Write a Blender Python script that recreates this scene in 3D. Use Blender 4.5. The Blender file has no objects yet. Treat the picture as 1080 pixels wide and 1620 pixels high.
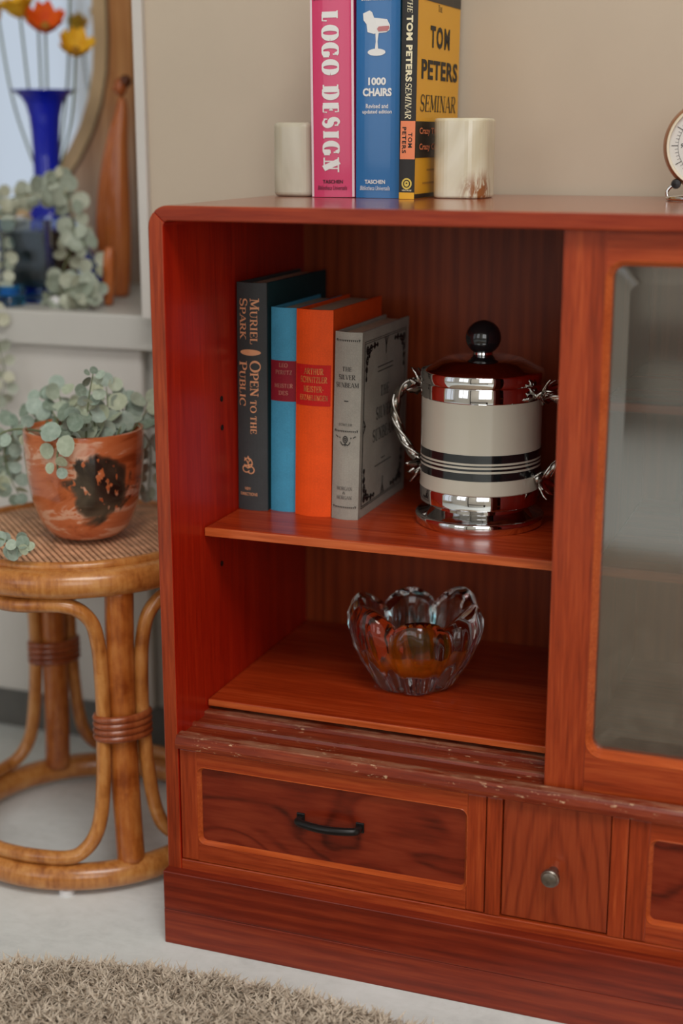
import bpy, bmesh, math, random
from mathutils import Vector, Matrix, Euler
S = bpy.context.scene
COL = S.collection
PI = math.pi
random.seed(7)

# ------------------------------------------------------------------ camera
cd = bpy.data.cameras.new('camera'); cam = bpy.data.objects.new('camera', cd); COL.objects.link(cam)
cd.sensor_fit = 'VERTICAL'; cd.sensor_height = 36.0; cd.lens = 2327.8 / 1620 * 36
cam.location = (0.6046, -1.1511, 0.7575)
cam.rotation_euler = (math.radians(90 - 14.338), 0, math.radians(20.338))
cd.clip_start = 0.02
cd.dof.use_dof = True; cd.dof.focus_distance = 1.36; cd.dof.aperture_fstop = 2.5
S.camera = cam

# ------------------------------------------------------------------ world, light, exposure
w = bpy.data.worlds.new('sky'); S.world = w; w.use_nodes = True
bg = w.node_tree.nodes['Background']; bg.inputs[0].default_value = (0.80, 0.88, 1.0, 1); bg.inputs[1].default_value = 0.6

def area(name, loc, target, sx, sy, power, col):
    l = bpy.data.lights.new(name, 'AREA'); l.shape = 'RECTANGLE'; l.size = sx; l.size_y = sy
    l.energy = power; l.color = col
    o = bpy.data.objects.new(name, l); COL.objects.link(o); o.location = loc
    o.rotation_euler = (Vector(target) - Vector(loc)).to_track_quat('-Z', 'Y').to_euler()
    return o
area('window_daylight', (1.55, -3.10, 1.45), (1.45, 0, 1.0), 1.55, 1.6, 24, (1.0, 0.99, 0.96))
area('window_daylight', (-0.95, -3.10, 1.45), (-0.95, 0, 1.0), 1.15, 1.6, 9, (1.0, 0.99, 0.96))
area('window_daylight', (-2.30, -2.4, 1.25), (0, -2.4, 1.25), 1.5, 2.0, 2.5, (1.0, 0.995, 0.985))
area('overhead_fill', (0.95, -1.35, 2.44), (0.95, -1.35, 0), 1.3, 0.9, 36, (1.0, 0.985, 0.95))  # added unseen overhead light, lifts the floor against the wall
S.view_settings.view_transform = 'Standard'; S.view_settings.look = 'None'
S.view_settings.exposure = -0.1; S.view_settings.gamma = 1.0; S.view_settings.use_curve_mapping = False

# ------------------------------------------------------------------ materials
def lin(c):
    return tuple((x / 12.92 if x <= 0.04045 else ((x + 0.055) / 1.055) ** 2.4) for x in (v / 255 for v in c)) + (1,)

class NT:
    def __init__(s, name):
        s.m = bpy.data.materials.new(name); s.m.use_nodes = True
        s.t = s.m.node_tree; s.n = s.t.nodes; s.p = s.n['Principled BSDF']; s.out = s.n['Material Output']
    def add(s, t, **k):
        n = s.n.new(t)
        for a, v in k.items():
            if a in n.inputs: n.inputs[a].default_value = v
            else: setattr(n, a, v)
        return n
    def link(s, a, b): s.t.links.new(a, b)
    def set(s, **k):
        for a, v in k.items(): s.p.inputs[a.replace('_', ' ')].default_value = v
        return s
    def ramp(s, fac, stops, interp='LINEAR'):
        r = s.n.new('ShaderNodeValToRGB'); e = r.color_ramp.elements; r.color_ramp.interpolation = interp
        while len(e) < len(stops): e.new(0.5)
        for i, (p, c) in enumerate(stops): e[i].position = p; e[i].color = c
        s.link(fac, r.inputs[0]); return r
    def coords(s, scale=(1, 1, 1), rot=(0, 0, 0), rnd=0.0):
        tc = s.n.new('ShaderNodeTexCoord'); mp = s.n.new('ShaderNodeMapping')
        mp.inputs['Scale'].default_value = scale; mp.inputs['Rotation'].default_value = rot
        v = tc.outputs['Object']
        if rnd:
            oi = s.n.new('ShaderNodeObjectInfo'); cm = s.n.new('ShaderNodeVectorMath'); cm.operation = 'ADD'
            sc = s.n.new('ShaderNodeMath'); sc.operation = 'MULTIPLY'; sc.inputs[1].default_value = rnd
            s.link(oi.outputs['Random'], sc.inputs[0]); s.link(v, cm.inputs[0]); s.link(sc.outputs[0], cm.inputs[1]); v = cm.outputs[0]
        s.link(v, mp.inputs['Vector']); return mp.outputs[0]
    def noise(s, vec, scale, detail=3, rough=0.5, dist=0.0):
        n = s.n.new('ShaderNodeTexNoise'); n.inputs['Scale'].default_value = scale; n.inputs['Detail'].default_value = detail
        n.inputs['Roughness'].default_value = rough; n.inputs['Distortion'].default_value = dist
        s.link(vec, n.inputs['Vector']); return n.outputs['Fac']
    def math(s, op, a, b=None, c=None):
        n = s.n.new('ShaderNodeMath'); n.operation = op
        for i, v in enumerate((a, b, c)):
            if v is None: continue
            if isinstance(v, (int, float)): n.inputs[i].default_value = v
            else: s.link(v, n.inputs[i])
        return n.outputs[0]
    def mix(s, fac, a, b, mode='MIX'):
        n = s.n.new('ShaderNodeMix'); n.data_type = 'RGBA'; n.blend_type = mode
        for i, v in ((0, fac), (6, a), (7, b)):
            if isinstance(v, (int, float)): n.inputs[i].default_value = v
            elif isinstance(v, tuple): n.inputs[i].default_value = v
            else: s.link(v, n.inputs[i])
        return n.outputs[2]
    def base(s, sock): s.link(sock, s.p.inputs['Base Color']); return s
    def bump(s, fac, strength=0.2, dist=0.001):
        b = s.n.new('ShaderNodeBump'); b.inputs['Strength'].default_value = strength; b.inputs['Distance'].default_value = dist
        s.link(fac, b.inputs['Height']); s.link(b.outputs[0], s.p.inputs['Normal']); return s

def plain(name, rgb, rough=0.5, metal=0.0, var=0.0, scale=40, coat=0.0, spec=0.5):
    t = NT(name); c = lin(rgb)
    t.set(Roughness=rough, Metallic=metal, Coat_Weight=coat, Specular_IOR_Level=spec)
    if var:
        f = t.noise(t.coords(), scale, 4)
        d = tuple(x * (1 - var) for x in c[:3]) + (1,); e = tuple(min(1, x * (1 + var)) for x in c[:3]) + (1,)
        t.base(t.ramp(f, [(0.3, d), (0.7, e)]).outputs[0])
    else: t.set(Base_Color=c)
    return t.m

def wood(name, dark, mid, light, axis='z', rough=0.3, fine=1.0, wear=0.0, coat=0.15, rings=0.0):
    """stained wood, grain running along `axis`"""
    t = NT(name)
    st = {'x': (0.05, 1, 1), 'y': (1, 0.05, 1), 'z': (1, 1, 0.05)}[axis]
    v = t.coords(st, rnd=3.0)
    a = t.noise(v, 340 * fine, 3, 0.6, 0.2); b = t.noise(v, 60 * fine, 4, 0.55, 0.6); c = t.noise(v, 14, 2, 0.5, 1.0)
    f = t.math('ADD', t.math('MULTIPLY', a, 0.46), t.math('ADD', t.math('MULTIPLY', b, 0.32), t.math('MULTIPLY', c, 0.22)))
    if rings:
        wv = t.n.new('ShaderNodeTexWave'); wv.wave_type = 'BANDS'; wv.bands_direction = {'x': 'Z', 'z': 'X', 'y': 'X'}[axis]
        wv.inputs['Scale'].default_value = 22; wv.inputs['Distortion'].default_value = 7; wv.inputs['Detail'].default_value = 2; wv.inputs['Detail Scale'].default_value = 1.2
        t.link(v, wv.inputs['Vector'])
        f = t.math('ADD', t.math('MULTIPLY', f, 1 - rings), t.math('MULTIPLY', wv.outputs['Fac'], rings))
    col = t.ramp(f, [(0.33, lin(dark)), (0.50, lin(mid)), (0.66, lin(light))]).outputs[0]
    if wear:
        tz = t.n.new('ShaderNodeTexCoord'); sz = t.n.new('ShaderNodeSeparateXYZ'); t.link(tz.outputs['Object'], sz.inputs[0])
        dn = t.noise(t.coords((0.25, 1, 1)), 120, 5, 0.7)
        dk = t.math('MULTIPLY', t.ramp(t.math('MULTIPLY', sz.outputs[2], 4.0), [(0.8524, (0, 0, 0, 1)), (0.8552, (1, 1, 1, 1))]).outputs[0], t.ramp(dn, [(0.40, (0, 0, 0, 1)), (0.62, (1, 1, 1, 1))]).outputs[0])
        col = t.mix(t.math('MULTIPLY', dk, 0.55), col, lin((176, 132, 104)))
        wn = t.noise(t.coords((0.35, 1, 1)), 260, 5, 0.7); wm = t.noise(t.coords(), 26, 2)
        k = t.math('MULTIPLY', t.ramp(wn, [(0.60, (0, 0, 0, 1)), (0.64, (1, 1, 1, 1))]).outputs[0], t.ramp(wm, [(0.52, (0, 0, 0, 1)), (0.60, (1, 1, 1, 1))]).outputs[0])
        col = t.mix(t.math('MULTIPLY', k, wear), col, lin((205, 165, 130)))
    t.base(col); t.set(Roughness=rough, Coat_Weight=coat, Coat_Roughness=0.18, Specular_IOR_Level=0.33)
    t.bump(f, 0.12, 0.0006)
    return t.m

def burl(name, dark, mid, light):
    t = NT(name)
    v = t.coords((1, 1, 1.7), rnd=5.0)
    n = t.noise(v, 7.0, 2, 0.4, 0.9)
    s1 = t.math('SINE', t.math('MULTIPLY', n, 34))
    s1 = t.math('POWER', t.math('MULTIPLY_ADD', s1, 0.5, 0.5), 4.5)
    g = t.noise(t.coords((0.12, 1, 1)), 260, 3); h = t.noise(v, 11, 3)
    f = t.math('ADD', t.math('MULTIPLY', s1, -0.17), t.math('ADD', t.math('MULTIPLY', g, 0.3), t.math('MULTIPLY_ADD', h, 0.5, 0.19)))
    t.base(t.ramp(f, [(0.32, lin(dark)), (0.52, lin(mid)), (0.70, lin(light))]).outputs[0])
    t.set(Roughness=0.24, Coat_Weight=0.3, Coat_Roughness=0.15, Specular_IOR_Level=0.4); return t.m

def cathedral(name, dark, mid, light, cx):
    """flat-sawn front: nested pointed arches about x = cx"""
    t = NT(name)
    tc = t.n.new('ShaderNodeTexCoord'); sp = t.n.new('ShaderNodeSeparateXYZ'); t.link(tc.outputs['Object'], sp.inputs[0])
    wob = t.noise(t.coords((1, 1, 0.4)), 24, 2)
    dx = t.math('ABSOLUTE', t.math('ADD', t.math('SUBTRACT', sp.outputs[0], cx), t.math('MULTIPLY_ADD', wob, 0.012, -0.006)))
    k = t.math('ADD', t.math('POWER', t.math('MULTIPLY', dx, 60), 1.3), t.math('MULTIPLY', sp.outputs[2], 14.0))
    s1 = t.math('POWER', t.math('MULTIPLY_ADD', t.math('SINE', t.math('MULTIPLY', k, 5.5)), 0.5, 0.5), 4.0)
    g = t.noise(t.coords((1, 1, 0.05)), 330, 3)
    f = t.math('ADD', t.math('MULTIPLY', s1, -0.15), t.math('MULTIPLY_ADD', g, 0.5, 0.30))
    t.base(t.ramp(f, [(0.30, lin(dark)), (0.50, lin(mid)), (0.68, lin(light))]).outputs[0])
    t.set(Roughness=0.3, Coat_Weight=0.25, Coat_Roughness=0.2, Specular_IOR_Level=0.4); return t.m

def glass(name, rgb=(255, 255, 255), rough=0.0, ior=1.5):
    t = NT(name); t.set(Base_Color=lin(rgb), Roughness=rough, IOR=ior, Transmission_Weight=1.0); return t.m

W_FRONT = dict(dark=(112, 36, 12), mid=(156, 58, 24), light=(186, 84, 40))
M = {}
M['wood_v'] = wood('stained wood upright grain', axis='z', **W_FRONT)
M['wood_h'] = wood('stained wood level grain', axis='x', **W_FRONT)
M['wood_sill'] = wood('worn stained sill wood', (84, 26, 12), (124, 44, 22), (160, 72, 40), 'x', wear=1.0, rough=0.3)
M['wood_top'] = wood('polished top wood', (112, 44, 22), (150, 70, 40), (176, 96, 62), 'x', rough=0.22, coat=0.6)
M['wood_side'] = wood('deep red side wood', (140, 20, 6), (170, 30, 9), (190, 44, 15), 'z', rough=0.34, coat=0.05)
M['wood_back'] = wood('brown back panel wood', (118, 44, 14), (140, 56, 20), (158, 68, 28), 'z', rough=0.4, rings=0.16, coat=0.0)
M['wood_shelf'] = wood('shelf wood', (126, 36, 11), (160, 52, 18), (188, 76, 34), 'x', rough=0.27, coat=0.12)
M['wood_plinth'] = wood('plinth wood', (88, 24, 10), (120, 36, 15), (146, 54, 25), 'x', rough=0.34, rings=0.12)
M['wood_plinth2'] = wood('lower plinth wood', (98, 29, 13), (130, 43, 20), (154, 62, 30), 'x', rough=0.34, rings=0.12)
M['wood_edge'] = wood('orange edge wood', (158, 64, 24), (194, 90, 42), (214, 114, 64), 'x', rough=0.3)
M['bead'] = wood('lighter bead wood', (156, 62, 24), (184, 82, 36), (204, 104, 52), 'x', rough=0.25)
M['burl'] = burl('swirling veneer', (72, 20, 10), (116, 36, 18), (138, 52, 28))
M['cath'] = cathedral('arched veneer', (116, 40, 17), (146, 56, 26), (162, 70, 34), 0.3743)
M['pewter'] = plain('dark pewter', (150, 144, 136), 0.36, 1.0, 0.15, 300)
M['blackmetal'] = plain('black metal', (38, 36, 36), 0.3, 0.6)
M['chrome'] = plain('chrome', (225, 225, 225), 0.05, 1.0)
M['silverm'] = plain('tarnished silver', (190, 185, 178), 0.16, 1.0, 0.25, 250)
M['enamel'] = plain('cream enamel', (196, 190, 174), 0.2, 0, 0, coat=0.5)
M['band'] = plain('black enamel', (22, 24, 26), 0.15, 0, coat=0.5)
M['wall'] = plain('beige paint', (196, 181, 161), 0.75, 0, 0.025, 9)
M['white'] = plain('off white paint', (206, 202, 196), 0.5, 0, 0.02, 12)
M['ledge'] = plain('pale grey paint', (196, 194, 188), 0.45, 0, 0.02, 12)
M['dkbase'] = plain('dark grey plinth paint', (96, 94, 90), 0.5, 0, 0.05, 20)
M['rear'] = plain('pale plaster', (200, 190, 176), 0.8, 0, 0.03, 10)
M['ceil'] = plain('white ceiling', (235, 233, 228), 0.8)
def floor_mat():
    t = NT('pale concrete'); v = t.coords()
    a = t.noise(v, 7, 5, 0.6, 0.3); b = t.noise(v, 90, 4, 0.7); c = t.noise(t.coords((1, 2.2, 1), (0, 0, 0.5)), 22, 6, 0.65, 1.4)
    f = t.math('ADD', t.math('MULTIPLY', a, 0.5), t.math('ADD', t.math('MULTIPLY', b, 0.2), t.math('MULTIPLY', c, 0.3)))
    t.base(t.ramp(f, [(0.36, lin((208, 213, 212))), (0.5, lin((226, 231, 230))), (0.62, lin((234, 239, 239)))]).outputs[0])
    t.set(Roughness=0.55, Specular_IOR_Level=0.35); t.bump(b, 0.08, 0.001); return t.m
M['floor'] = floor_mat()
def onyx(name, stops, sx):
    t = NT(name); v = t.coords((sx, sx, 0.7), rnd=2.0)
    n = t.noise(v, 12, 3, 0.5, 1.0)
    t.base(t.ramp(n, stops).outputs[0])
    t.set(Roughness=0.22, Subsurface_Weight=0.25, Subsurface_Scale=0.01, Coat_Weight=0.3); t.p.inputs['Subsurface Radius'].default_value = (1, 0.9, 0.7); return t
M['onyx'] = onyx('onyx with grey bands', [(0.32, lin((168, 158, 136))), (0.48, lin((192, 184, 164))), (0.60, lin((206, 200, 182))), (0.70, lin((182, 172, 150)))], 1.0).m
def onyx2():
    t = onyx('pale onyx with a brown flaw', [(0.34, lin((196, 184, 150))), (0.48, lin((216, 210, 186))), (0.6, lin((226, 222, 202)))], 0.8)
    old = t.p.inputs['Base Color'].links[0].from_socket
    tc = t.n.new('ShaderNodeTexCoord'); d = t.n.new('ShaderNodeVectorMath'); d.operation = 'DISTANCE'; d.inputs[1].default_value = (0.020, -0.018, 0.006)
    t.link(tc.outputs['Object'], d.inputs[0])
    nz = t.noise(t.coords((1, 1, 0.5), (0, 0.6, 0)), 85, 4, 0.6, 1.0)
    k = t.math('MULTIPLY', t.ramp(d.outputs['Value'], [(0.010, (1, 1, 1, 1)), (0.022, (0, 0, 0, 1))]).outputs[0], t.ramp(nz, [(0.45, (0, 0, 0, 1)), (0.55, (1, 1, 1, 1))]).outputs[0])
    t.base(t.mix(k, old, lin((150, 92, 48)))); return t.m
M['onyx2'] = onyx2()
def rattan(name, a, b, c):
    t = NT(name); n = t.noise(t.coords((1, 1, 1)), 30, 4, 0.6, 0.5); h = t.noise(t.coords((1, 1, 0.15)), 240, 3)
    f = t.math('ADD', t.math('MULTIPLY', n, 0.65), t.math('MULTIPLY', h, 0.35))
    t.base(t.ramp(f, [(0.34, lin(a)), (0.5, lin(b)), (0.64, lin(c))]).outputs[0]); t.set(Roughness=0.28, Coat_Weight=0.4, Coat_Roughness=0.15); return t.m
M['rattan'] = rattan('honey rattan', (150, 84, 34), (190, 122, 58), (210, 148, 82))
M['rattan_leg'] = rattan('darker rattan pole', (138, 66, 22), (176, 98, 40), (198, 124, 60))
M['binding'] = rattan('brown binding cane', (112, 46, 18), (150, 74, 36), (176, 100, 56))
M['cane'] = plain('woven cane strand', (222, 172, 134), 0.42, 0, 0.3, 60)
M['cane2'] = plain('cane under-weave', (140, 80, 48), 0.6, 0, 0.25, 60)
def potmat():
    t = NT('swirled orange glaze')
    v = t.coords((1, 0.35, 2.2), (0.3, 0.75, 0.2)); n = t.noise(v, 15, 5, 0.6, 1.3); d = t.noise(t.coords(), 20, 3, 0.6, 1.0)
    base = t.ramp(n, [(0.34, lin((150, 70, 34))), (0.44, lin((196, 104, 58))), (0.53, lin((204, 116, 72))), (0.565, lin((226, 176, 146))), (0.60, lin((222, 168, 138))), (0.63, lin((196, 102, 58))), (0.74, lin((168, 78, 38)))]).outputs[0]
    tc = t.n.new('ShaderNodeTexCoord'); dd = t.n.new('ShaderNodeVectorMath'); dd.operation = 'DISTANCE'; dd.inputs[1].default_value = (0.0415, -0.0425, 0.056)
    t.link(tc.outputs['Object'], dd.inputs[0])
    near = t.ramp(t.math('ADD', dd.outputs['Value'], t.math('MULTIPLY_ADD', d, 0.07, -0.035)), [(0.034, (1, 1, 1, 1)), (0.039, (0, 0, 0, 1))]).outputs[0]
    sp = t.noise(t.coords((1, 1, 0.6)), 150, 2, 0.5)
    spots = t.ramp(sp, [(0.61, (1, 1, 1, 1)), (0.65, (0, 0, 0, 1))]).outputs[0]
    t.base(t.mix(t.math('MULTIPLY', near, spots), base, t.ramp(d, [(0.4, lin((40, 32, 26))), (0.62, lin((84, 74, 60)))]).outputs[0]))
    t.set(Roughness=0.16, Coat_Weight=0.6, Coat_Roughness=0.05); t.bump(n, 0.25, 0.002); return t.m
M['pot'] = potmat()
def leafmat(name, c1, c2, c3):
    t = NT(name); oi = t.n.new('ShaderNodeObjectInfo')
    col = t.ramp(oi.outputs['Random'], [(0.0, lin(c1)), (0.5, lin(c2)), (1.0, lin(c3))]).outputs[0]
    n = t.noise(t.coords(), 3, 3)
    t.base(t.mix(0.18, col, t.ramp(n, [(0.3, (0.1, 0.12, 0.1, 1)), (0.7, (0.8, 0.85, 0.78, 1))]).outputs[0]))
    t.set(Roughness=0.5, Subsurface_Weight=0.0); return t.m
M['leaf'] = leafmat('eucalyptus leaf', (112, 132, 112), (160, 180, 166), (176, 184, 150))
M['leaf_pale'] = leafmat('dusty eucalyptus leaf', (142, 152, 132), (176, 184, 166), (190, 188, 160))
M['stem'] = plain('green stem', (110, 122, 86), 0.6)
M['soil'] = plain('dark soil', (40, 30, 22), 0.9, 0, 0.4, 150)
M['cobalt'] = glass('cobalt glass', (30, 50, 220), 0.02, 1.45); M['cobalt'].node_tree.nodes['Principled BSDF'].inputs['Transmission Weight'].default_value = 0.45
M['clear'] = glass('clear crystal', (250, 252, 252), 0.0, 1.52)
def ambermat():
    t = NT('clear glass with an amber heart'); tc = t.n.new('ShaderNodeTexCoord'); sp = t.n.new('ShaderNodeSeparateXYZ'); t.link(tc.outputs['Object'], sp.inputs[0])
    n = t.noise(t.coords((1, 1, 0.3)), 55, 3, 0.5, 0.8)
    k = t.ramp(t.math('ADD', t.math('MULTIPLY', sp.outputs[2], 12.0), t.math('MULTIPLY_ADD', n, 0.5, -0.25)), [(0.36, (1, 1, 1, 1)), (0.60, (0, 0, 0, 1))]).outputs[0]
    t.base(t.ramp(k, [(0.0, lin((250, 252, 252))), (0.12, lin((250, 150, 34))), (0.6, lin((246, 128, 14)))]).outputs[0]); t.set(Roughness=0.02, IOR=1.52)
    t.link(t.math('MULTIPLY_ADD', k, -0.8, 1.0), t.p.inputs['Transmission Weight']); return t.m
M['amber'] = ambermat()
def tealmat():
    t = NT('clear glass with painted teal reflections'); n = t.noise(t.coords((1, 1, 0.25)), 60, 3, 0.5, 1.2)
    t.base(t.ramp(n, [(0.48, lin((250, 252, 252))), (0.62, lin((96, 190, 214)))]).outputs[0]); t.set(Roughness=0.0, IOR=1.52, Transmission_Weight=1.0); return t.m  # bluish window reflections painted into the inner glass colour
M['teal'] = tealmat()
M['aqua'] = glass('aqua glass', (60, 170, 232), 0.05, 1.45)
M['jarglass'] = glass('pale blue jar glass', (205, 226, 240), 0.0, 1.48)
M['wax'] = plain('dark wax', (38, 37, 34), 0.5, 0, 0.2, 60)
M['figure'] = wood('oiled carving wood', (140, 66, 26), (176, 92, 40), (200, 120, 64), 'z', rough=0.26, coat=0.5)
M['pebble'] = plain('white stone', (222, 220, 220), 0.5, 0, 0.05, 60)
def pane_mat():
    t = NT('dusty door glass')
    fr = t.add('ShaderNodeFresnel', IOR=2.8); tr = t.add('ShaderNodeBsdfTransparent'); gl = t.add('ShaderNodeBsdfGlossy', Roughness=0.07)
    tr.inputs[0].default_value = (0.94, 0.93, 0.90, 1); gl.inputs[0].default_value = (1, 1, 0.97, 1)
    mx = t.add('ShaderNodeMixShader'); t.link(fr.outputs[0], mx.inputs[0]); t.link(tr.outputs[0], mx.inputs[1]); t.link(gl.outputs[0], mx.inputs[2])
    df = t.add('ShaderNodeBsdfDiffuse'); df.inputs[0].default_value = lin((206, 198, 180)); m2 = t.add('ShaderNodeMixShader'); m2.inputs[0].default_value = 0.07
    t.link(mx.outputs[0], m2.inputs[1]); t.link(df.outputs[0], m2.inputs[2]); t.link(m2.outputs[0], t.out.inputs[0]); return t.m
M['pane'] = pane_mat()
M['mirror'] = plain('mirror silvering', (222, 229, 236), 0.06, 1.0)
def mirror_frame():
    t = NT('oak board with painted reflection'); v = t.coords((1, 1, 0.08), rnd=1)
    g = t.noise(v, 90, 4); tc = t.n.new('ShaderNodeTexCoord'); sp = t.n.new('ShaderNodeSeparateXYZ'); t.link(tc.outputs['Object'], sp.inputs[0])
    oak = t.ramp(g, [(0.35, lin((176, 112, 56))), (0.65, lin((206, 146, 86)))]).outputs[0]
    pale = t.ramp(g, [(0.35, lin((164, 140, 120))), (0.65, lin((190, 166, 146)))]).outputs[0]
    refl_fade = t.ramp(sp.outputs[2], [(0.10, (0, 0, 0, 1)), (0.27, (1, 1, 1, 1))]).outputs[0]  # reflection gradient painted into the colour: taupe below, brown above
    t.base(t.mix(refl_fade, pale, oak)); t.set(Roughness=0.5); return t.m
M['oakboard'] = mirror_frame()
M['oakrim'] = plain('pale oak rim', (206, 176, 136), 0.45, 0, 0.06, 30)
M['groove'] = plain('dark groove', (92, 66, 46), 0.7)
M['pile'] = None
def pilemat():
    t = NT('taupe wool pile'); n = t.noise(t.coords(), 35, 3); n2 = t.noise(t.coords(), 700, 2)
    f = t.math('ADD', t.math('MULTIPLY', n, 0.5), t.math('MULTIPLY', n2, 0.5))
    t.base(t.ramp(f, [(0.35, lin((176, 160, 142))), (0.65, lin((226, 212, 194)))]).outputs[0]); t.set(Roughness=0.9, Specular_IOR_Level=0.1); return t.m
M['pile'] = pilemat()
M['rugback'] = plain('rug backing', (190, 174, 156), 0.95, 0, 0.1, 60)
M['pages'] = plain('book pages', (196, 182, 156), 0.8, 0, 0.12, 200)
def cloth(name, rgb, rough=0.65, spec=0.3):
    t = NT(name); n = t.noise(t.coords((1, 1, 1)), 900, 2); n2 = t.noise(t.coords(), 45, 3)
    c = lin(rgb); f = t.math('ADD', t.math('MULTIPLY', n, 0.5), t.math('MULTIPLY', n2, 0.5))
    t.base(t.ramp(f, [(0.3, tuple(x * 0.82 for x in c[:3]) + (1,)), (0.7, tuple(min(1, x * 1.12) for x in c[:3]) + (1,))]).outputs[0])
    t.set(Roughness=rough, Specular_IOR_Level=spec); t.bump(n, 0.08, 0.0003); return t.m

# ------------------------------------------------------------------ object helpers
def link(o, parent=None):
    COL.objects.link(o)
    if parent is not None: o.parent = parent
    return o
def mesh(name, verts, faces, mat, parent=None, smooth=False, kind=None, mats=None, midx=None):
    me = bpy.data.meshes.new(name); me.from_pydata([tuple(v) for v in verts], [], faces); me.validate()
    for m_ in (mats or [mat]): me.materials.append(m_)
    if midx: me.polygons.foreach_set('material_index', midx)
    if smooth: me.polygons.foreach_set('use_smooth', [True] * len(me.polygons))
    o = link(bpy.data.objects.new(name, me), parent)
    if kind: o['kind'] = kind
    return o
def thing(name, label, cat, loc=(0, 0, 0), rot=(0, 0, 0), group=None):
    o = bpy.data.objects.new(name, None); o.empty_display_size = 0.02; COL.objects.link(o)
    o.location = loc; o.rotation_euler = rot; o['label'] = label; o['category'] = cat
    if group: o['group'] = group
    return o
def tag(o, label, cat, group=None):
    o['label'] = label; o['category'] = cat
    if group: o['group'] = group
    return o
def bevel(o, wd, seg=2, ang=40):
    b = o.modifiers.new('bevel', 'BEVEL'); b.width = wd; b.segments = seg; b.limit_method = 'ANGLE'; b.angle_limit = math.radians(ang)
    return o
def box(name, x0, x1, y0, y1, z0, z1, mat, parent=None, bv=0, seg=2, kind=None):
    v = [(x, y, z) for x in (x0, x1) for y in (y0, y1) for z in (z0, z1)]
    f = [(0, 1, 3, 2), (4, 6, 7, 5), (0, 4, 5, 1), (2, 3, 7, 6), (0, 2, 6, 4), (1, 5, 7, 3)]
    o = mesh(name, v, f, mat, parent, kind=kind)
    if bv: bevel(o, bv, seg)
    return o
def prism(name, pts, y0, y1, mat, parent=None, bv=0, seg=2):
    """polygon in x-z extruded along y"""
    n = len(pts); v = [(x, y0, z) for x, z in pts] + [(x, y1, z) for x, z in pts]
    f = [tuple(range(n)), tuple(range(2 * n - 1, n - 1, -1))] + [(i, i + n, (i + 1) % n + n, (i + 1) % n) for i in range(n)]
    o = mesh(name, v, f, mat, parent)
    bm = bmesh.new(); bm.from_mesh(o.data); bmesh.ops.recalc_face_normals(bm, faces=bm.faces); bm.to_mesh(o.data); bm.free()
    if bv: bevel(o, bv, seg, 50)
    return o
def lathe(name, prof, mat, parent=None, seg=48, loc=(0, 0, 0), axis='z', kind=None, cap=True):
    v, f = [], []
    for r, z in prof:
        for i in range(seg):
            a = 2 * PI * i / seg
            p = (r * math.cos(a), r * math.sin(a), z) if axis == 'z' else ((r * math.cos(a), z, r * math.sin(a)) if axis == 'y' else (z, r * math.cos(a), r * math.sin(a)))
            v.append((p[0] + loc[0], p[1] + loc[1], p[2] + loc[2]))
    for k in range(len(prof) - 1):
        for i in range(seg):
            j = (i + 1) % seg
            f.append((k * seg + i, k * seg + j, (k + 1) * seg + j, (k + 1) * seg + i))
    if cap: f += [tuple(range(seg - 1, -1, -1)), tuple(range((len(prof) - 1) * seg, len(prof) * seg))]
    o = mesh(name, v, f, mat, parent, smooth=True, kind=kind)
    bm = bmesh.new(); bm.from_mesh(o.data); bmesh.ops.remove_doubles(bm, verts=bm.verts, dist=1e-6); bmesh.ops.recalc_face_normals(bm, faces=bm.faces); bm.to_mesh(o.data); bm.free()
    try: o.data.set_sharp_from_angle(angle=math.radians(38))
    except Exception: pass
    return o
def tube_geo(pts, rad, seg=10, closed=False, flat=1.0):
    P = [Vector(p) for p in pts]; n = len(P); v, f = [], []
    R = rad if isinstance(rad, (list, tuple)) else [rad] * n
    prev = None
    for i in range(n):
        a = P[(i - 1) % n] if (closed or i > 0) else P[i]; b = P[(i + 1) % n] if (closed or i < n - 1) else P[i]
        t = (b - a).normalized()
        if prev is None: nn = t.orthogonal().normalized()
        else:
            nn = prev - t * prev.dot(t); nn = nn.normalized() if nn.length > 1e-6 else t.orthogonal().normalized()
        prev = nn; bb = t.cross(nn)
        for k in range(seg):
            an = 2 * PI * k / seg
            v.append(P[i] + nn * (math.cos(an) * R[i]) + bb * (math.sin(an) * R[i] * flat))
    m = n if closed else n - 1
    for i in range(m):
        for k in range(seg):
            k2 = (k + 1) % seg; i2 = (i + 1) % n
            f.append((i * seg + k, i * seg + k2, i2 * seg + k2, i2 * seg + k))
    if not closed: f += [tuple(range(seg - 1, -1, -1)), tuple(range((n - 1) * seg, n * seg))]
    return v, f
def tube(name, pts, rad, mat, parent=None, seg=10, closed=False, flat=1.0):
    v, f = tube_geo(pts, rad, seg, closed, flat)
    return mesh(name, v, f, mat, parent, smooth=True)
def spline(pts, n=8, closed=False):
    P = [Vector(p) for p in pts]; out = []; m = len(P)
    for i in range(m if closed else m - 1):
        g = (lambda k: P[k % m]) if closed else (lambda k: P[max(0, min(m - 1, k))])
        p0, p1, p2, p3 = g(i - 1), g(i), g(i + 1), g(i + 2)
        for s in range(n):
            t = s / n
            out.append(0.5 * ((2 * p1) + (p2 - p0) * t + (2 * p0 - 5 * p1 + 4 * p2 - p3) * t * t + (3 * p1 - p0 - 3 * p2 + p3) * t ** 3))
    if not closed: out.append(P[-1])
    return out
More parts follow.
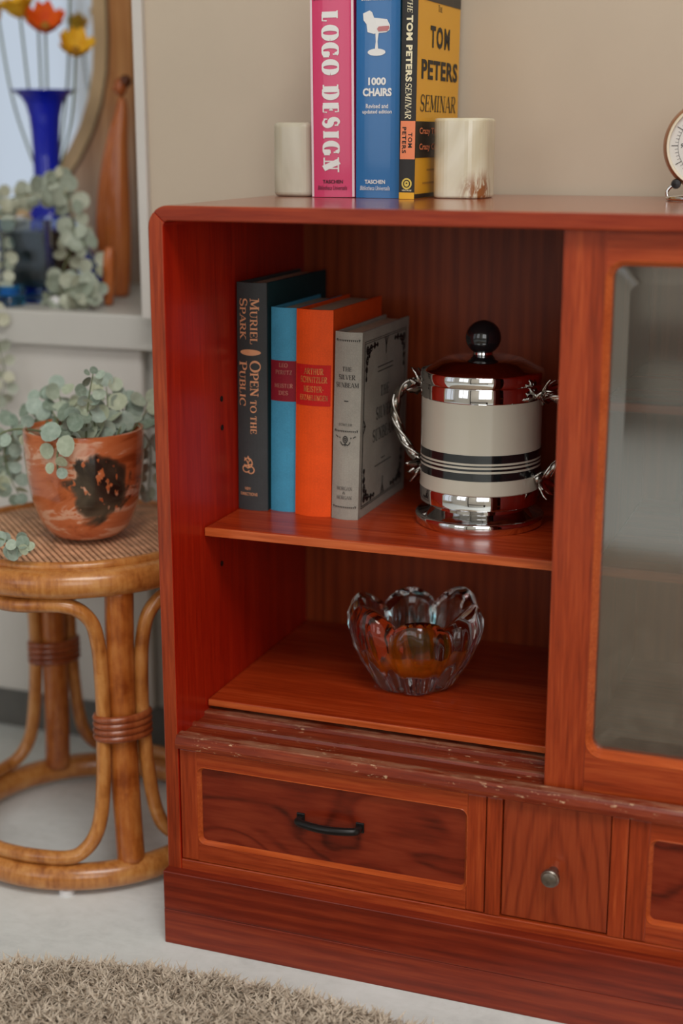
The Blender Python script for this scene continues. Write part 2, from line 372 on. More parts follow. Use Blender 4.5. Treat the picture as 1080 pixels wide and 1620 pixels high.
def ellipsoid(name, c, r, mat, parent=None, seg=20, rings=12, dent=0.0, seed=0):
    rng = random.Random(seed); v, f = [], []
    ph = [rng.uniform(0, 6) for _ in range(4)]
    for i in range(rings + 1):
        th = PI * i / rings
        for k in range(seg):
            a = 2 * PI * k / seg
            d = 1 + dent * (math.sin(3 * a + ph[0]) * math.sin(2 * th + ph[1]) + math.sin(2 * a + ph[2]) * math.sin(th))
            v.append((c[0] + r[0] * d * math.sin(th) * math.cos(a), c[1] + r[1] * d * math.sin(th) * math.sin(a), c[2] + r[2] * d * math.cos(th)))
    for i in range(rings):
        for k in range(seg):
            j = (k + 1) % seg; f.append((i * seg + k, (i + 1) * seg + k, (i + 1) * seg + j, i * seg + j))
    return mesh(name, v, f, mat, parent, smooth=True)

# ------------------------------------------------------------------ lettering
def arc(cx, cy, rx, ry, a0, a1, n=12):
    return [(cx + rx * math.cos(math.radians(a0 + (a1 - a0) * i / n)), cy + ry * math.sin(math.radians(a0 + (a1 - a0) * i / n))) for i in range(n + 1)]
# glyph: advance, strokes (points, forced weight or None), serif centres (x, y)
G = {
 'A': (.78, [([(.05, 0), (.39, 1)], 't'), ([(.39, 1), (.73, 0)], 'k'), ([(.18, .34), (.60, .34)], 't')], [(.05, 0), (.73, 0)]),
 'B': (.66, [([(.14, 0), (.14, 1)], 'k'), ([(.14, 1), (.34, 1)] + arc(.34, .76, .22, .24, 90, -90) + [(.14, .52)], None), ([(.14, .52), (.36, .52)] + arc(.36, .26, .26, .26, 90, -90) + [(.14, 0)], None)], [(.08, 0), (.08, 1)]),
 'C': (.72, [(arc(.42, .5, .37, .5, 42, 318, 22), None), ([(.70, .62), (.70, .96)], 't')], []),
 'D': (.76, [([(.14, 0), (.14, 1)], 'k'), ([(.14, 1), (.34, 1)] + arc(.34, .5, .36, .5, 90, -90, 18) + [(.14, 0)], None)], [(.08, 0), (.08, 1)]),
 'E': (.62, [([(.14, 0), (.14, 1)], 'k'), ([(.1, .98), (.56, .98), (.57, .76)], 't'), ([(.14, .52), (.44, .52)], 't'), ([(.1, .02), (.58, .02), (.60, .26)], 't'), ([(.44, .40), (.44, .64)], 't')], []),
 'F': (.58, [([(.14, 0), (.14, 1)], 'k'), ([(.1, .98), (.55, .98), (.56, .74)], 't'), ([(.14, .52), (.44, .52)], 't'), ([(.44, .40), (.44, .64)], 't')], [(.14, 0)]),
 'G': (.78, [(arc(.42, .5, .37, .5, 45, 325, 22), None), ([(.68, .05), (.68, .42)], 'k'), ([(.52, .43), (.78, .43)], 't'), ([(.68, .66), (.68, .96)], 't')], []),
 'H': (.80, [([(.16, 0), (.16, 1)], 'k'), ([(.64, 0), (.64, 1)], 'k'), ([(.16, .5), (.64, .5)], 't')], [(.16, 0), (.16, 1), (.64, 0), (.64, 1)]),
 'I': (.36, [([(.18, 0), (.18, 1)], 'k')], [(.18, 0), (.18, 1)]),
 'K': (.74, [([(.14, 0), (.14, 1)], 'k'), ([(.62, 1), (.16, .42)], 't'), ([(.28, .56), (.64, 0)], 'k')], [(.14, 0), (.14, 1), (.62, 1), (.64, 0)]),
 'L': (.60, [([(.14, 0), (.14, 1)], 'k'), ([(.1, .02), (.55, .02), (.57, .30)], 't')], [(.14, 1)]),
 'M': (.92, [([(.12, 0), (.15, 1)], 't'), ([(.15, 1), (.46, .12)], 'k'), ([(.46, .12), (.77, 1)], 't'), ([(.77, 1), (.80, 0)], 'k')], [(.12, 0), (.80, 0), (.12, 1), (.80, 1)]),
 'N': (.80, [([(.14, 0), (.14, 1)], 't'), ([(.14, 1), (.66, 0)], 'k'), ([(.66, 0), (.66, 1)], 't')], [(.14, 0), (.12, 1), (.66, 1)]),
 'O': (.80, [(arc(.40, .5, .36, .5, 0, 360, 28), None)], []),
 'P': (.62, [([(.14, 0), (.14, 1)], 'k'), ([(.14, 1), (.34, 1)] + arc(.34, .73, .24, .27, 90, -90) + [(.14, .46)], None)], [(.14, 0), (.08, 1)]),
 'R': (.72, [([(.14, 0), (.14, 1)], 'k'), ([(.14, 1), (.34, 1)] + arc(.34, .75, .23, .25, 90, -90) + [(.14, .50)], None), ([(.34, .50), (.64, 0)], 'k')], [(.14, 0), (.08, 1), (.66, 0)]),
 'S': (.58, [(arc(.29, .745, .22, .255, 35, 270, 14) + arc(.29, .255, .24, .235, 90, -145, 14)[1:], 's'), ([(.50, .74), (.50, .97)], 't'), ([(.06, .04), (.06, .28)], 't')], []),
 'T': (.68, [([(.34, 0), (.34, 1)], 'k'), ([(.05, .76), (.06, .98), (.62, .98), (.63, .76)], 't')], [(.34, 0)]),
 'U': (.78, [([(.15, 1), (.15, .34)] + arc(.385, .34, .235, .33, 180, 270, 8), None), (arc(.385, .34, .235, .33, 270, 360, 8) + [(.62, 1)], 't')], [(.15, 1), (.62, 1)]),
 'V': (.76, [([(.06, 1), (.38, 0)], 'k'), ([(.38, 0), (.70, 1)], 't')], [(.06, 1), (.70, 1)]),
 'W': (1.0, [([(.05, 1), (.28, 0)], 'k'), ([(.28, 0), (.5, .9)], 't'), ([(.5, .9), (.72, 0)], 'k'), ([(.72, 0), (.95, 1)], 't')], [(.05, 1), (.95, 1)]),
 'Z': (.66, [([(.07, .78), (.07, .98), (.58, .98)], 't'), ([(.58, .98), (.07, .02)], 'k'), ([(.07, .02), (.59, .02), (.60, .24)], 't')], []),
 '&': (.80, [(arc(.34, .78, .16, .20, -60, 240, 12) + [(.70, .02)], None), ([(.24, .60)] + arc(.30, .26, .24, .26, 110, 330, 10) + [(.70, .46)], None)], []),
 '-': (.40, [([(.05, .42), (.34, .42)], 'k')], []), ' ': (.34, [], []),
}
G['Ä'] = (.78, G['A'][1] + [([(.22, 1.1), (.30, 1.1)], 'k'), ([(.48, 1.1), (.56, 1.1)], 'k')], G['A'][2])
def ribbon(pts, wfun, V, F):
    n = len(pts); base = len(V)
    for i, (x, y) in enumerate(pts):
        a = pts[max(0, i - 1)]; b = pts[min(n - 1, i + 1)]
        dx, dy = b[0] - a[0], b[1] - a[1]; L = math.hypot(dx, dy) or 1
        wv = wfun(dx / L, dy / L, i / max(1, n - 1)) / 2
        V += [(x - dy / L * wv, y + dx / L * wv), (x + dy / L * wv, y - dx / L * wv)]
    for i in range(n - 1):
        k = base + 2 * i; F.append((k, k + 1, k + 3, k + 2))
def serif(text, scales=None, thick=.15, thin=.05, slab=.26, slant=0, gap=.06):
    V, F, x = [], [], 0.0
    for ci, ch in enumerate(text):
        sc = scales[ci] if scales else 1.0
        adv, strokes, sers = G[ch]; v, f = [], []
        for pts, kind in strokes:
            if kind == 'k': wf = lambda dx, dy, t: thick
            elif kind == 't': wf = lambda dx, dy, t: thin
            elif kind == 's': wf = lambda dx, dy, t: thin + (thick - thin) * math.sin(PI * t) ** 1.5
            else: wf = lambda dx, dy, t: thin + (thick - thin) * abs(dy) ** 1.6
            ribbon(pts, wf, v, f)
        for sx, sy in sers:
            s = max(slab, thick + .1); yy = thin * .5 if sy < .5 else 1 - thin * .5
            ribbon([(sx - s / 2, yy), (sx + s / 2, yy)], lambda dx, dy, t: thin, v, f)
        b = len(V)
        V += [((px + slant * py) * sc + x, py * sc) for px, py in v]; F += [tuple(b + i for i in q) for q in f]
        x += (adv + gap + max(0, thick - .15) * 1.1) * sc
    return V, F
def sans(text, bold=0.0, slant=0.0, space=1.0):
    c = bpy.data.curves.new('lettering', 'FONT'); c.body = text; c.size = 1; c.offset = bold; c.shear = slant; c.space_character = space
    c.resolution_u = 3
    o = bpy.data.objects.new('lettering', c); COL.objects.link(o)
    dg = bpy.context.evaluated_depsgraph_get(); me = bpy.data.meshes.new_from_object(o.evaluated_get(dg))
    V = [(v.co.x, v.co.y) for v in me.vertices]; F = [tuple(p.vertices) for p in me.polygons]
    bpy.data.objects.remove(o); bpy.data.curves.remove(c); bpy.data.meshes.remove(me)
    return V, F
def merge(*parts):
    V, F = [], []
    for (v, f), (x, y, w_, h_) in parts:       # each fitted into a box centred on x, y
        g = fit(v, w_, h_); b = len(V); V += [(px + x, py + y) for px, py in g]; F += [tuple(b + i for i in q) for q in f]
    return V, F
def fit(v, w_, h_):
    xs = [p[0] for p in v]; ys = [p[1] for p in v]; x0, x1, y0, y1 = min(xs), max(xs), min(ys), max(ys)
    sx = w_ / (x1 - x0) if w_ else None; sy = h_ / (y1 - y0) if h_ else None
    sx = sx or sy; sy = sy or sx
    return [((px - (x0 + x1) / 2) * sx, (py - (y0 + y1) / 2) * sy) for px, py in v]
def put(geo, w_, h_, mat, parent, place, name='lettering'):
    """place maps fitted 2-D text coordinates to the parent's space"""
    v, f = geo
    return mesh(name, [place(a, b) for a, b in (fit(v, w_, h_) if w_ or h_ else v)], f, mat, parent)
def rect2(w_, h_): return [(-w_ / 2, -h_ / 2), (w_ / 2, -h_ / 2), (w_ / 2, h_ / 2), (-w_ / 2, h_ / 2)], [(0, 1, 2, 3)]
def lines2(paths, wd):
    V, F = [], []
    for p in paths: ribbon(p, lambda dx, dy, t: wd, V, F)
    return V, F

# ================================================================== THE ROOM
ZLEDGE = 0.5555
def struct(o): o['kind'] = 'structure'; return o
struct(box('floor', -2.5, 3.0, -3.3, 0.83, -0.05, 0, M['floor']))
struct(box('ceiling', -2.5, 3.0, -3.3, 0.83, 2.5, 2.55, M['ceil']))
struct(box('trim_1', -0.189, -0.1772, 0.338, 0.42, ZLEDGE + .001, 2.5, M['white'], None, 0.001))
struct(box('wall_back', -0.177, 3.0, 0.345, 0.42, 0, 2.5, M['wall']))
struct(box('wall_rear', -2.5, -0.182, 0.745, 0.81, 0, 2.5, M['rear']))
struct(box('wall_side', -0.182, -0.12, 0.42, 0.81, 0, 2.5, M['rear']))
struct(box('wall_right', 3.0, 3.07, -3.3, 0.42, 0, 2.5, M['wall']))
def wall_with_opening(name, axis, at, a0, a1, o0s):
    V, F = [], []
    def bx(u0, u1, z0, z1):
        b = len(V); d = (at, at + 0.07)
        for u in (u0, u1):
            for q in d:
                for z in (z0, z1): V.append((u, q, z) if axis == 'x' else (q, u, z))
        F.extend([tuple(b + i for i in q) for q in [(0, 1, 3, 2), (4, 6, 7, 5), (0, 4, 5, 1), (2, 3, 7, 6), (0, 2, 6, 4), (1, 5, 7, 3)]])
    cur = a0
    for (u0, u1, z0, z1) in o0s:
        bx(cur, u0, 0, 2.5); bx(u0, u1, 0, z0); bx(u0, u1, z1, 2.5); cur = u1
    bx(cur, a1, 0, 2.5)
    return struct(mesh(name, V, F, M['wall_white'] if name == 'wall_front' else M['wall']))
M['wall_white'] = plain('white wall paint', (226, 220, 210), 0.8)
wall_with_opening('wall_front', 'x', -3.3, -2.5, 3.0, [(-1.55, -0.35, 0.6, 2.3), (0.75, 2.35, 0.6, 2.3)])
wall_with_opening('wall_left', 'y', -2.57, -3.3, 0.81, [(-3.15, -1.65, 0.25, 2.25)])
def window(n, axis, at, u0, u1, z0, z1):
    r = struct(bpy.data.objects.new('window_%d' % n, None)); COL.objects.link(r)
    def bar(nm, a, b, c, d):
        return box(nm, *( (a, b, at, at + 0.05, c, d) if axis == 'x' else (at, at + 0.05, a, b, c, d)), M['white'], r)
    t = 0.05
    bar('frame', u0, u0 + t, z0, z1); bar('frame', u1 - t, u1, z0, z1); bar('frame', u0 + t, u1 - t, z0, z0 + t); bar('frame', u0 + t, u1 - t, z1 - t, z1)
    um = (u0 + u1) / 2; bar('mullion', um - .025, um + .025, z0 + t, z1 - t); zm = z0 + (z1 - z0) * .62; bar('transom', u0 + t, um - .025, zm - .02, zm + .02); bar('transom', um + .025, u1 - t, zm - .02, zm + .02)
window(1, 'x', -3.08, 0.75, 2.35, 0.6, 2.3); window(2, 'x', -3.08, -1.55, -0.35, 0.6, 2.3); window(3, 'y', -2.28, -3.15, -1.65, 0.25, 2.25)

bn = thing('added_bench', 'added dark brown low bench, unseen except as a dark reflection in the glass door', 'bench', (0.75, -2.78, 0))  # added out of view to put a dark shape in the door reflection
box('seat', -0.85, 0.85, -0.19, 0.19, 0.20, 0.26, plain('dark stained bench wood', (46, 36, 30), 0.5), bn, 0.004)
for sx in (-1, 1): box('bench_side', sx * .80 - .03, sx * .80 + .03, -0.17, 0.17, 0, 0.1999, plain('bench side wood', (46, 36, 30), 0.5), bn, 0.003)
cv0 = thing('added_curtain', 'added narrow dark brown curtain, unseen except as a dark band reflected in the glass door', 'curtain', (-0.105, -3.03, 0))  # added out of view for the dark upright band in the door reflection
V = [(-.04 + .08 * i / 40, .025 * math.sin(i * 1.1) + o_, z) for z in (0.02, 2.35) for o_ in (0, .006) for i in range(41)]
mesh('cloth', V, [(i, i + 1, i + 83, i + 82) for i in range(40)] + [(i + 41, i + 42, i + 124, i + 123) for i in range(40)], plain('dark curtain cloth', (52, 42, 36), 0.9), cv0, smooth=True)

# ================================================================== THE CABINET
H, TT, T, XW = 0.70, 0.013, 0.014, 0.748
cab = thing('display_cabinet', 'red-brown wooden cabinet with open shelves, a sliding glass door and low drawers', 'cabinet')
R, r0 = 0.019, 0.006
yF, yB = 0.0, 0.337
def corner(cx, cz, rad, a0, a1, n=6): return [(cx + rad * math.cos(math.radians(a0 + (a1 - a0) * i / n)), cz + rad * math.sin(math.radians(a0 + (a1 - a0) * i / n))) for i in range(n + 1)]
o180 = corner(R, H - R, R, 180, 135, 5); i180 = corner(T + r0, H - TT - r0, r0, 135, 180, 4)
side = [(0, 0.07)] + o180 + i180 + [(T, 0.07)]
prism('side_panel', side, yF, yB, M['wood_side'], cab, 0.0022, 2)
prism('side_panel', [(XW - x, z) for x, z in reversed(side)], yF, yB, M['wood_side'], cab, 0.0022, 2)
for o_ in cab.children:
    o_.data.materials.append(M['wood_v'])
    for p in o_.data.polygons:
        if p.normal.y < -0.9: p.material_index = 1
topL = corner(R, H - R, R, 135, 90, 5); inL = corner(T + r0, H - TT - r0, r0, 90, 135, 4)
top = topL + [(XW - x, z) for x, z in reversed(topL)] + [(XW - x, z) for x, z in reversed(inL)] + inL
tp = prism('top_panel', top, yF, yB, wood('dark stained top edge wood', (96, 26, 8), (132, 40, 14), (158, 60, 26), 'x', rough=0.36, coat=0.05), cab, 0.0022, 2)
tp.data.materials.append(M['wood_top'])
for p in tp.data.polygons:
    if p.normal.z > 0.9: p.material_index = 1
box('back_panel', T, XW - T, 0.327, 0.336, 0.2, H - TT, M['wood_back'], cab)
box('divider', 0.370, 0.384, 0.072, 0.3268, 0.2253, H - TT - 0.0003, M['wood_side'], cab, 0.001)
def shelf(x0, x1, y0, z, th=0.0095):
    s = box('shelf', x0, x1, y0, 0.3266, z - th, z, M['wood_shelf'], cab, 0.0025, 3)
    box('shelf_edge', x0 + .0005, x1 - .0005, y0 - 0.0012, y0 + .0008, z - th + 0.0008, z - 0.0004, M['wood_edge'], s, 0.0006)
    # shelf pins carry it
    for yy in (0.09, 0.27):
        for xx in (x0 + 0.003, x1 - 0.003): lathe('shelf_pin', [(0.0025, -0.003), (0.0025, 0.003)], M['blackmetal'], s, 10, (xx, yy, z - th - 0.0015), 'x')
shelf(0.0145, 0.3697, 0.0678, 0.3985); shelf(0.3844, XW - T - .0005, 0.0678, 0.3985); shelf(0.3844, XW - T - .0005, 0.0678, 0.5415, 0.008)
bb = box('bottom_board', 0.0145, XW - 0.0145, 0.0667, 0.3266, 0.2180, 0.2252, M['wood_shelf'], cab, 0.0012)
box('board_edge', 0.015, XW - 0.015, 0.0656, 0.0676, 0.2186, 0.2247, M['wood_edge'], bb, 0.0005)
# empty peg holes in the side panel
for (yy, zz) in ((0.112, 0.514), (0.112, 0.486), (0.105, 0.352)): lathe('peg_hole', [(0.0028, 0), (0.0028, 0.0006)], M['blackmetal'], cab, 12, (T, yy, zz), 'x')
# sill with its two sliding tracks: nose, groove, ridge, groove, rear step
sp = [(-0.0045, 0.2020), (-0.0055, 0.2065), (-0.0045, 0.2115), (-0.0015, 0.2143), (0.004, 0.2146), (0.0085, 0.2146), (0.0095, 0.2108), (0.0315, 0.2108), (0.0325, 0.2136), (0.0365, 0.2136), (0.0375, 0.2108), (0.058, 0.2108), (0.059, 0.2146), (0.100, 0.2146), (0.100, 0.1995), (0.0, 0.1995)]
n = len(sp); xs = (T, XW - T)
mesh('sill', [(x, y, z) for x in xs for y, z in sp], [tuple(range(n)), tuple(range(2 * n - 1, n - 1, -1))] + [(i, (i + 1) % n, (i + 1) % n + n, i + n) for i in range(n)], M['wood_sill'], cab)
box('bottom_rail', T, XW - T, 0.0008, 0.02, 0.0740, 0.0858, M['wood_h'], cab, 0.001)
box('plinth', -0.0004, XW + 0.0004, -0.0106, 0.330, 0.0362, 0.0761, M['wood_plinth'], cab, 0.0010)
box('plinth', -0.0004, XW + 0.0004, -0.0106, 0.330, 0, 0.0360, M['wood_plinth2'], cab, 0.0006)
box('carcass_floor', T, XW - T, 0.02, 0.32, 0.0765, 0.086, M['wood_h'], cab)
for x0, x1 in ((0.3132, 0.3268), (0.4224, 0.4366)): box('pilaster', x0, x1, 0.0006, 0.06, 0.0862, 0.1993, M['wood_v'], cab, 0.0008)

def panel_frame(parent, x0, x1, z0, z1, ix0, ix1, iz0, iz1, r, y0, y1, ch, cd_, miter_v=M['wood_v'], miter_h=M['wood_h']):
    """two stiles, two rails with rounded inner corners and a chamfered bead around the opening"""
    box('stile', x0, ix0, y0, y1, z0, z1, miter_v, parent, 0.0008); box('stile', ix1, x1, y0, y1, z0, z1, miter_v, parent, 0.0008)
    def arcp(cx, cz, a0, a1): return corner(cx, cz, r, a0, a1, 7)
    tr = arcp(ix1 - r, iz1 - r, 0, 90); tl = arcp(ix0 + r, iz1 - r, 90, 180); bl = arcp(ix0 + r, iz0 + r, 180, 270); br = arcp(ix1 - r, iz0 + r, 270, 360)
    prism('rail', [(ix0, z1)] + [(ix1, z1)] + tr + tl, y0 + .0001, y1, miter_h, parent)
    prism('rail', [(ix1, z0), (ix0, z0)] + bl + br, y0 + .0001, y1, miter_h, parent)
    loop = tr + tl + bl + br; cx, cz = (ix0 + ix1) / 2, (iz0 + iz1) / 2
    def inset(d):
        out = []
        for k, (ccx, ccz) in enumerate(((ix1 - r, iz1 - r), (ix0 + r, iz1 - r), (ix0 + r, iz0 + r), (ix1 - r, iz0 + r))):
            out += corner(ccx, ccz, max(r - d, 0.0005), 90 * k, 90 * k + 90, 7)
        return out
    l2 = inset(ch); m_ = len(loop)
    l3 = inset(-0.0006)
    V = [(x, y0 + .0003, z) for x, z in l3] + [(x, y0 - .0004, z) for x, z in loop] + [(x, y0 + cd_, z) for x, z in l2] + [(x, y1, z) for x, z in l2]
    F = [(a * m_ + i, a * m_ + (i + 1) % m_, (a + 1) * m_ + (i + 1) % m_, (a + 1) * m_ + i) for a in range(3) for i in range(m_)]
    o = mesh('bead', V, F, M['bead'], parent, smooth=False)
    return l2
def filled(name, loop, y, th, mat, parent): return prism(name, loop, y, y + th, mat, parent)
def wide_drawer(x0, x1):
    z0, z1 = 0.0868, 0.1990
    ix0, ix1 = x0 + 0.0175, x1 - 0.0165
    d = box('drawer', x0 + 0.004, x1 - 0.004, 0.016, 0.29, z0 + .003, z1 - .004, M['wood_h'], cab)
    loop = panel_frame(d, x0, x1, z0, z1, ix0, ix1, 0.1045, 0.1835, 0.0075, 0.0012, 0.0155, 0.0028, 0.0045)
    filled('inset_panel', loop, 0.0062, 0.006, M['burl'], d)
    cx = (x0 + x1) / 2 + 0.0012; cz = 0.147
    ha = [(cx - .0285, 0.0062, cz), (cx - .0288, 0.001, cz), (cx - .0270, -0.0048, cz + .0002), (cx - .013, -0.0086, cz), (cx, -0.0096, cz - .0002), (cx + .013, -0.0086, cz), (cx + .0270, -0.0048, cz + .0002), (cx + .0288, 0.001, cz), (cx + .0285, 0.0062, cz)]
    h = tube('handle', spline(ha, 6), [0.0032 + .0007 * math.sin(PI * i / 48) for i in range(49)], M['blackmetal'], d, 10, flat=1.0)
    for s in (-1, 1): box('handle_foot', cx + s * .029 - .004, cx + s * .029 + .004, 0.0045, 0.0066, cz - .005, cz + .005, M['blackmetal'], d, 0.0008)
    return d
wide_drawer(0.0150, 0.3122); wide_drawer(XW - 0.3122 + 0.0014, XW - 0.0150)
sd = box('small_drawer', 0.3278, 0.4214, 0.0030, 0.29, 0.0872, 0.1990, M['cath'], cab, 0.0008)
lathe('knob', [(0.0045, 0.003), (0.0045, -0.004), (0.0050, -0.006), (0.0078, -0.0080), (0.0084, -0.0105), (0.0078, -0.0130), (0.0070, -0.0136), (0.0066, -0.0150), (0.0040, -0.0158), (0.0003, -0.0160)], M['pewter'], sd, 28, (0.3735, 0, 0.1380), 'y')

# glass door on the front track
dr = box('sliding_door_rail', 0.365, XW - 0.016, 0.016, 0.026, 0.2110, 0.2140, M['wood_h'], cab)
dr.name = 'sliding_door'
lp = panel_frame(dr, 0.3600, XW - 0.0150, 0.2115, 0.6868, 0.3945, XW - 0.0500, 0.2450, 0.6632, 0.0145, 0.0122, 0.0298, 0.0045, 0.0075)
# bevelled pane: flat middle and a sloping border
def loop_in(lp, d):
    cx = sum(p[0] for p in lp) / len(lp); cz = sum(p[1] for p in lp) / len(lp)
    hx = max(p[0] for p in lp) - cx; hz = max(p[1] for p in lp) - cz
    return [(cx + (x - cx) * (hx - d) / hx, cz + (z - cz) * (hz - d) / hz) for x, z in lp]
l1 = loop_in(lp, -0.003); l2 = loop_in(lp, 0.0135); m_ = len(lp)
V = [(x, 0.0238, z) for x, z in l1] + [(x, 0.0224, z) for x, z in l2]
mesh('glass_pane', V, [tuple(range(m_, 2 * m_))] + [(i, (i + 1) % m_, (i + 1) % m_ + m_, i + m_) for i in range(m_)], M['pane'], dr)

# ================================================================== BOOKS
def book(name, label, wdt, hgt, dep, loc, cover, spine_bulge=0.003, tilt=0.0, rotz=0.0, hard=True, spine_mat=None, group=None, cov_right=None):
    """spine faces -y, lower left spine corner at loc, leaning by tilt"""
    t = thing(name, label, 'book', loc, (0, math.radians(tilt), math.radians(rotz)), 'hardbacks on the open shelf' if hard else 'paperbacks on top of the cabinet')
    bt = 0.0026 if hard else 0.0008
    n = 10; prof = []
    for i in range(n + 1):
        u = i / n; prof.append((u * wdt, spine_bulge * (2 * u - 1) ** 2 * (1 if hard else 1)))
    V = [(x, y, z) for z in (0, hgt) for x, y in prof] + [(x, y + bt * 1.2, z) for z in (0, hgt) for x, y in prof]
    q = n + 1; F = []
    for i in range(n):
        F += [(i, i + 1, q + i + 1, q + i), (2 * q + i, 3 * q + i, 3 * q + i + 1, 2 * q + i + 1), (i, 2 * q + i, 2 * q + i + 1, i + 1), (q + i, q + i + 1, 3 * q + i + 1, 3 * q + i)]
    F += [(0, q, 3 * q, 2 * q), (n, 2 * q + n, 3 * q + n, q + n)]
    mesh('spine', V, F, spine_mat or cover, t, smooth=False)
    y0 = spine_bulge + bt * .4
    box('cover', 0, bt, y0, dep, 0, hgt, cover, t, bt * .3); box('cover', wdt - bt, wdt, y0, dep, 0, hgt, cov_right or cover, t, bt * .3)
    ins = 0.0035 if hard else 0.0004
    box('page_block', bt + .0001, wdt - bt - .0001, y0 + 0.001, dep - ins, ins, hgt - ins, M['pages'], t)
    def on_spine(cx, cz, off=0.0007, rot=False):
        def f(a, b):
            x, z = (cx + b, cz - a) if rot else (cx + a, cz + b)
            u = min(max(x / wdt, 0), 1); return (x, spine_bulge * (2 * u - 1) ** 2 - off, z)
        return f
    def on_cover(cy, cz, off=0.0004): return lambda a, b: (wdt + off, cy + a, cz + b)
    return t, on_spine, on_cover
def spine_rect(t, f, w_, h_, mat, name='label_patch', nx=8):
    V = [(-w_ / 2 + w_ * i / nx, s * h_ / 2) for i in range(nx + 1) for s in (-1, 1)]
    F = [(2 * i, 2 * i + 2, 2 * i + 3, 2 * i + 1) for i in range(nx)]
    return mesh(name, [f(a, b) for a, b in V], F, mat, t)
C_char = cloth('charcoal book cloth', (66, 70, 72)); C_teal = cloth('dark teal boards', (24, 62, 68)); C_blue = cloth('sky blue book cloth', (72, 158, 196))
C_orange = cloth('orange book cloth', (246, 86, 22)); C_grey = cloth('grey book cloth', (160, 156, 146)); C_red = cloth('red label', (204, 24, 22)); C_wine = cloth('wine red label', (142, 26, 44))
I_peach = plain('peach foil', (236, 172, 128), 0.5); I_gold = plain('rubbed gold foil', (200, 120, 60), 0.5, 0, 0.5, 180); I_dull = plain('faded gilt', (176, 110, 96), 0.6, 0, 0.4, 200)
I_black = plain('black ink', (26, 25, 25), 0.55); I_white = plain('white ink', (232, 232, 230), 0.5); I_fade = plain('faded dark ink', (84, 82, 78), 0.6); I_cream = plain('cream ink', (236, 226, 190), 0.5)
ZS = 0.3987
# --- charcoal hardback
t, sp_, cv_ = book('hardback_book', 'tall charcoal cloth hardback with two columns of peach spine lettering', 0.0310, 0.2235, 0.163, (0.0152, 0.1416, ZS), C_char, 0.004, 0.45, cov_right=C_teal)
bz = -ZS; sc = lambda s: [1.0] + [0.8] * (len(s) - 1)
def spk(s, x, z0, z1, h, scales): put(serif(s, scales, .17, .07, .30), abs(z0 - z1), h, I_peach, t, sp_(x - 0.0152, (z0 + z1) / 2 - ZS, rot=True))
spk('MURIEL', 0.0352, 0.6076, 0.5636, 0.0095, sc('MURIEL')); spk('SPARK', 0.0236, 0.6071, 0.5678, 0.0092, sc('SPARK'))
spk('OPEN TO THE', 0.0355, 0.5478, 0.4758, 0.0108, [1, .8, .8, .8, .5, .6, .6, .5, .6, .6, .6]); spk('PUBLIC', 0.0226, 0.547, 0.503, 0.0092, sc('PUBLIC'))
el = arc(0, 0, .0108, .0030, 0, 360, 24)
put(([(0, 0)] + el, [(0, i + 1, i + 2) for i in range(24)]), None, None, I_peach, t, sp_(0.0152, 0.5555 - ZS), 'oval_ornament')
fig = [arc(0, .0020, .0045, .0048, 200, 520, 14), arc(-.002, -.004, .004, .0035, 40, 330, 12), arc(.003, -.005, .0035, .0035, 200, 520, 12), [(-.004, .007), (0, .002), (.003, .006)], [(-.001, .004), (.002, -.003)], [(-.005, -.002), (.005, .001)], [(0, .009), (.001, .005)]]
put(lines2(fig, .0011), None, None, I_peach, t, sp_(0.0122, 0.4445 - ZS), 'emblem')
put(sans('NEW', .01), 0.0065, 0.0028, I_peach, t, sp_(0.0118, 0.4205 - ZS)); put(sans('DIRECTIONS', .01), 0.0185, 0.0030, I_peach, t, sp_(0.0126, 0.4150 - ZS))
# --- blue
t, sp_, cv_ = book('hardback_book', 'sky blue clothbound book with rubbed wine red spine label', 0.0265, 0.2005, 0.128, (0.0478, 0.1475, ZS), C_blue, 0.003, 0.8)
spine_rect(t, sp_(0.0133, 0.1300, .0004), 0.0262, 0.0395, C_wine)
for k, (s, wd, zz) in enumerate((('LEO', .0090, .1455), ('PERUTZ', .0170, .1385), ('', 0, 0), ('MEISTER', .0190, .1255), ('DES', .0100, .1185))):
    if s: put(serif(s, None, .2, .1), wd, 0.0042, I_dull, t, sp_(0.0140, zz, .0008))
# --- orange
t, sp_, cv_ = book('hardback_book', 'thick bright orange clothbound book with scarlet spine label', 0.0372, 0.2008, 0.146, (0.0762, 0.1395, ZS), C_orange, 0.0045, 0.9)
spine_rect(t, sp_(0.0182, 0.1290, .0004), 0.0352, 0.0395, C_red)
for s, wd, zz in (('ARTHUR', .0200, .1425), ('SCHNITZLER', .0270, .1345), ('MEISTER-', .0200, .1255), ('ERZÄHLUNGEN', .0280, .1175)):
    put(serif(s, None, .18, .10, .2), wd, 0.0062, I_gold, t, sp_(0.0195, zz, .0008))
# --- grey
t, sp_, cv_ = book('hardback_book', 'worn silver grey book with black ornamental border and chipped edges', 0.0270, 0.1815, 0.146, (0.1150, 0.1385, ZS), C_grey, 0.0035, 1.4)
def slv(s, x, z, wd, h, ink=I_black): put(serif(s, None, .14, .055), wd, h, ink, t, sp_(x, z))
slv('THE', 0.0138, 0.1467, 0.0095, 0.0042); slv('SILVER', 0.0138, 0.1390, 0.0165, 0.0048); slv('SUNBEAM', 0.0138, 0.1315, 0.0225, 0.0048)
slv('FOWLER', 0.0135, 0.0935, 0.0135, 0.0026, I_fade); slv('MORGAN', 0.0135, 0.0312, 0.0155, 0.0036, I_fade); slv('&', 0.0135, 0.0268, 0.003, 0.0026, I_fade); slv('MORGAN', 0.0135, 0.0222, 0.0155, 0.0036, I_fade)
put(rect2(0.0042, 0.0009), None, None, I_black, t, sp_(0.0138, 0.1162), 'rule')
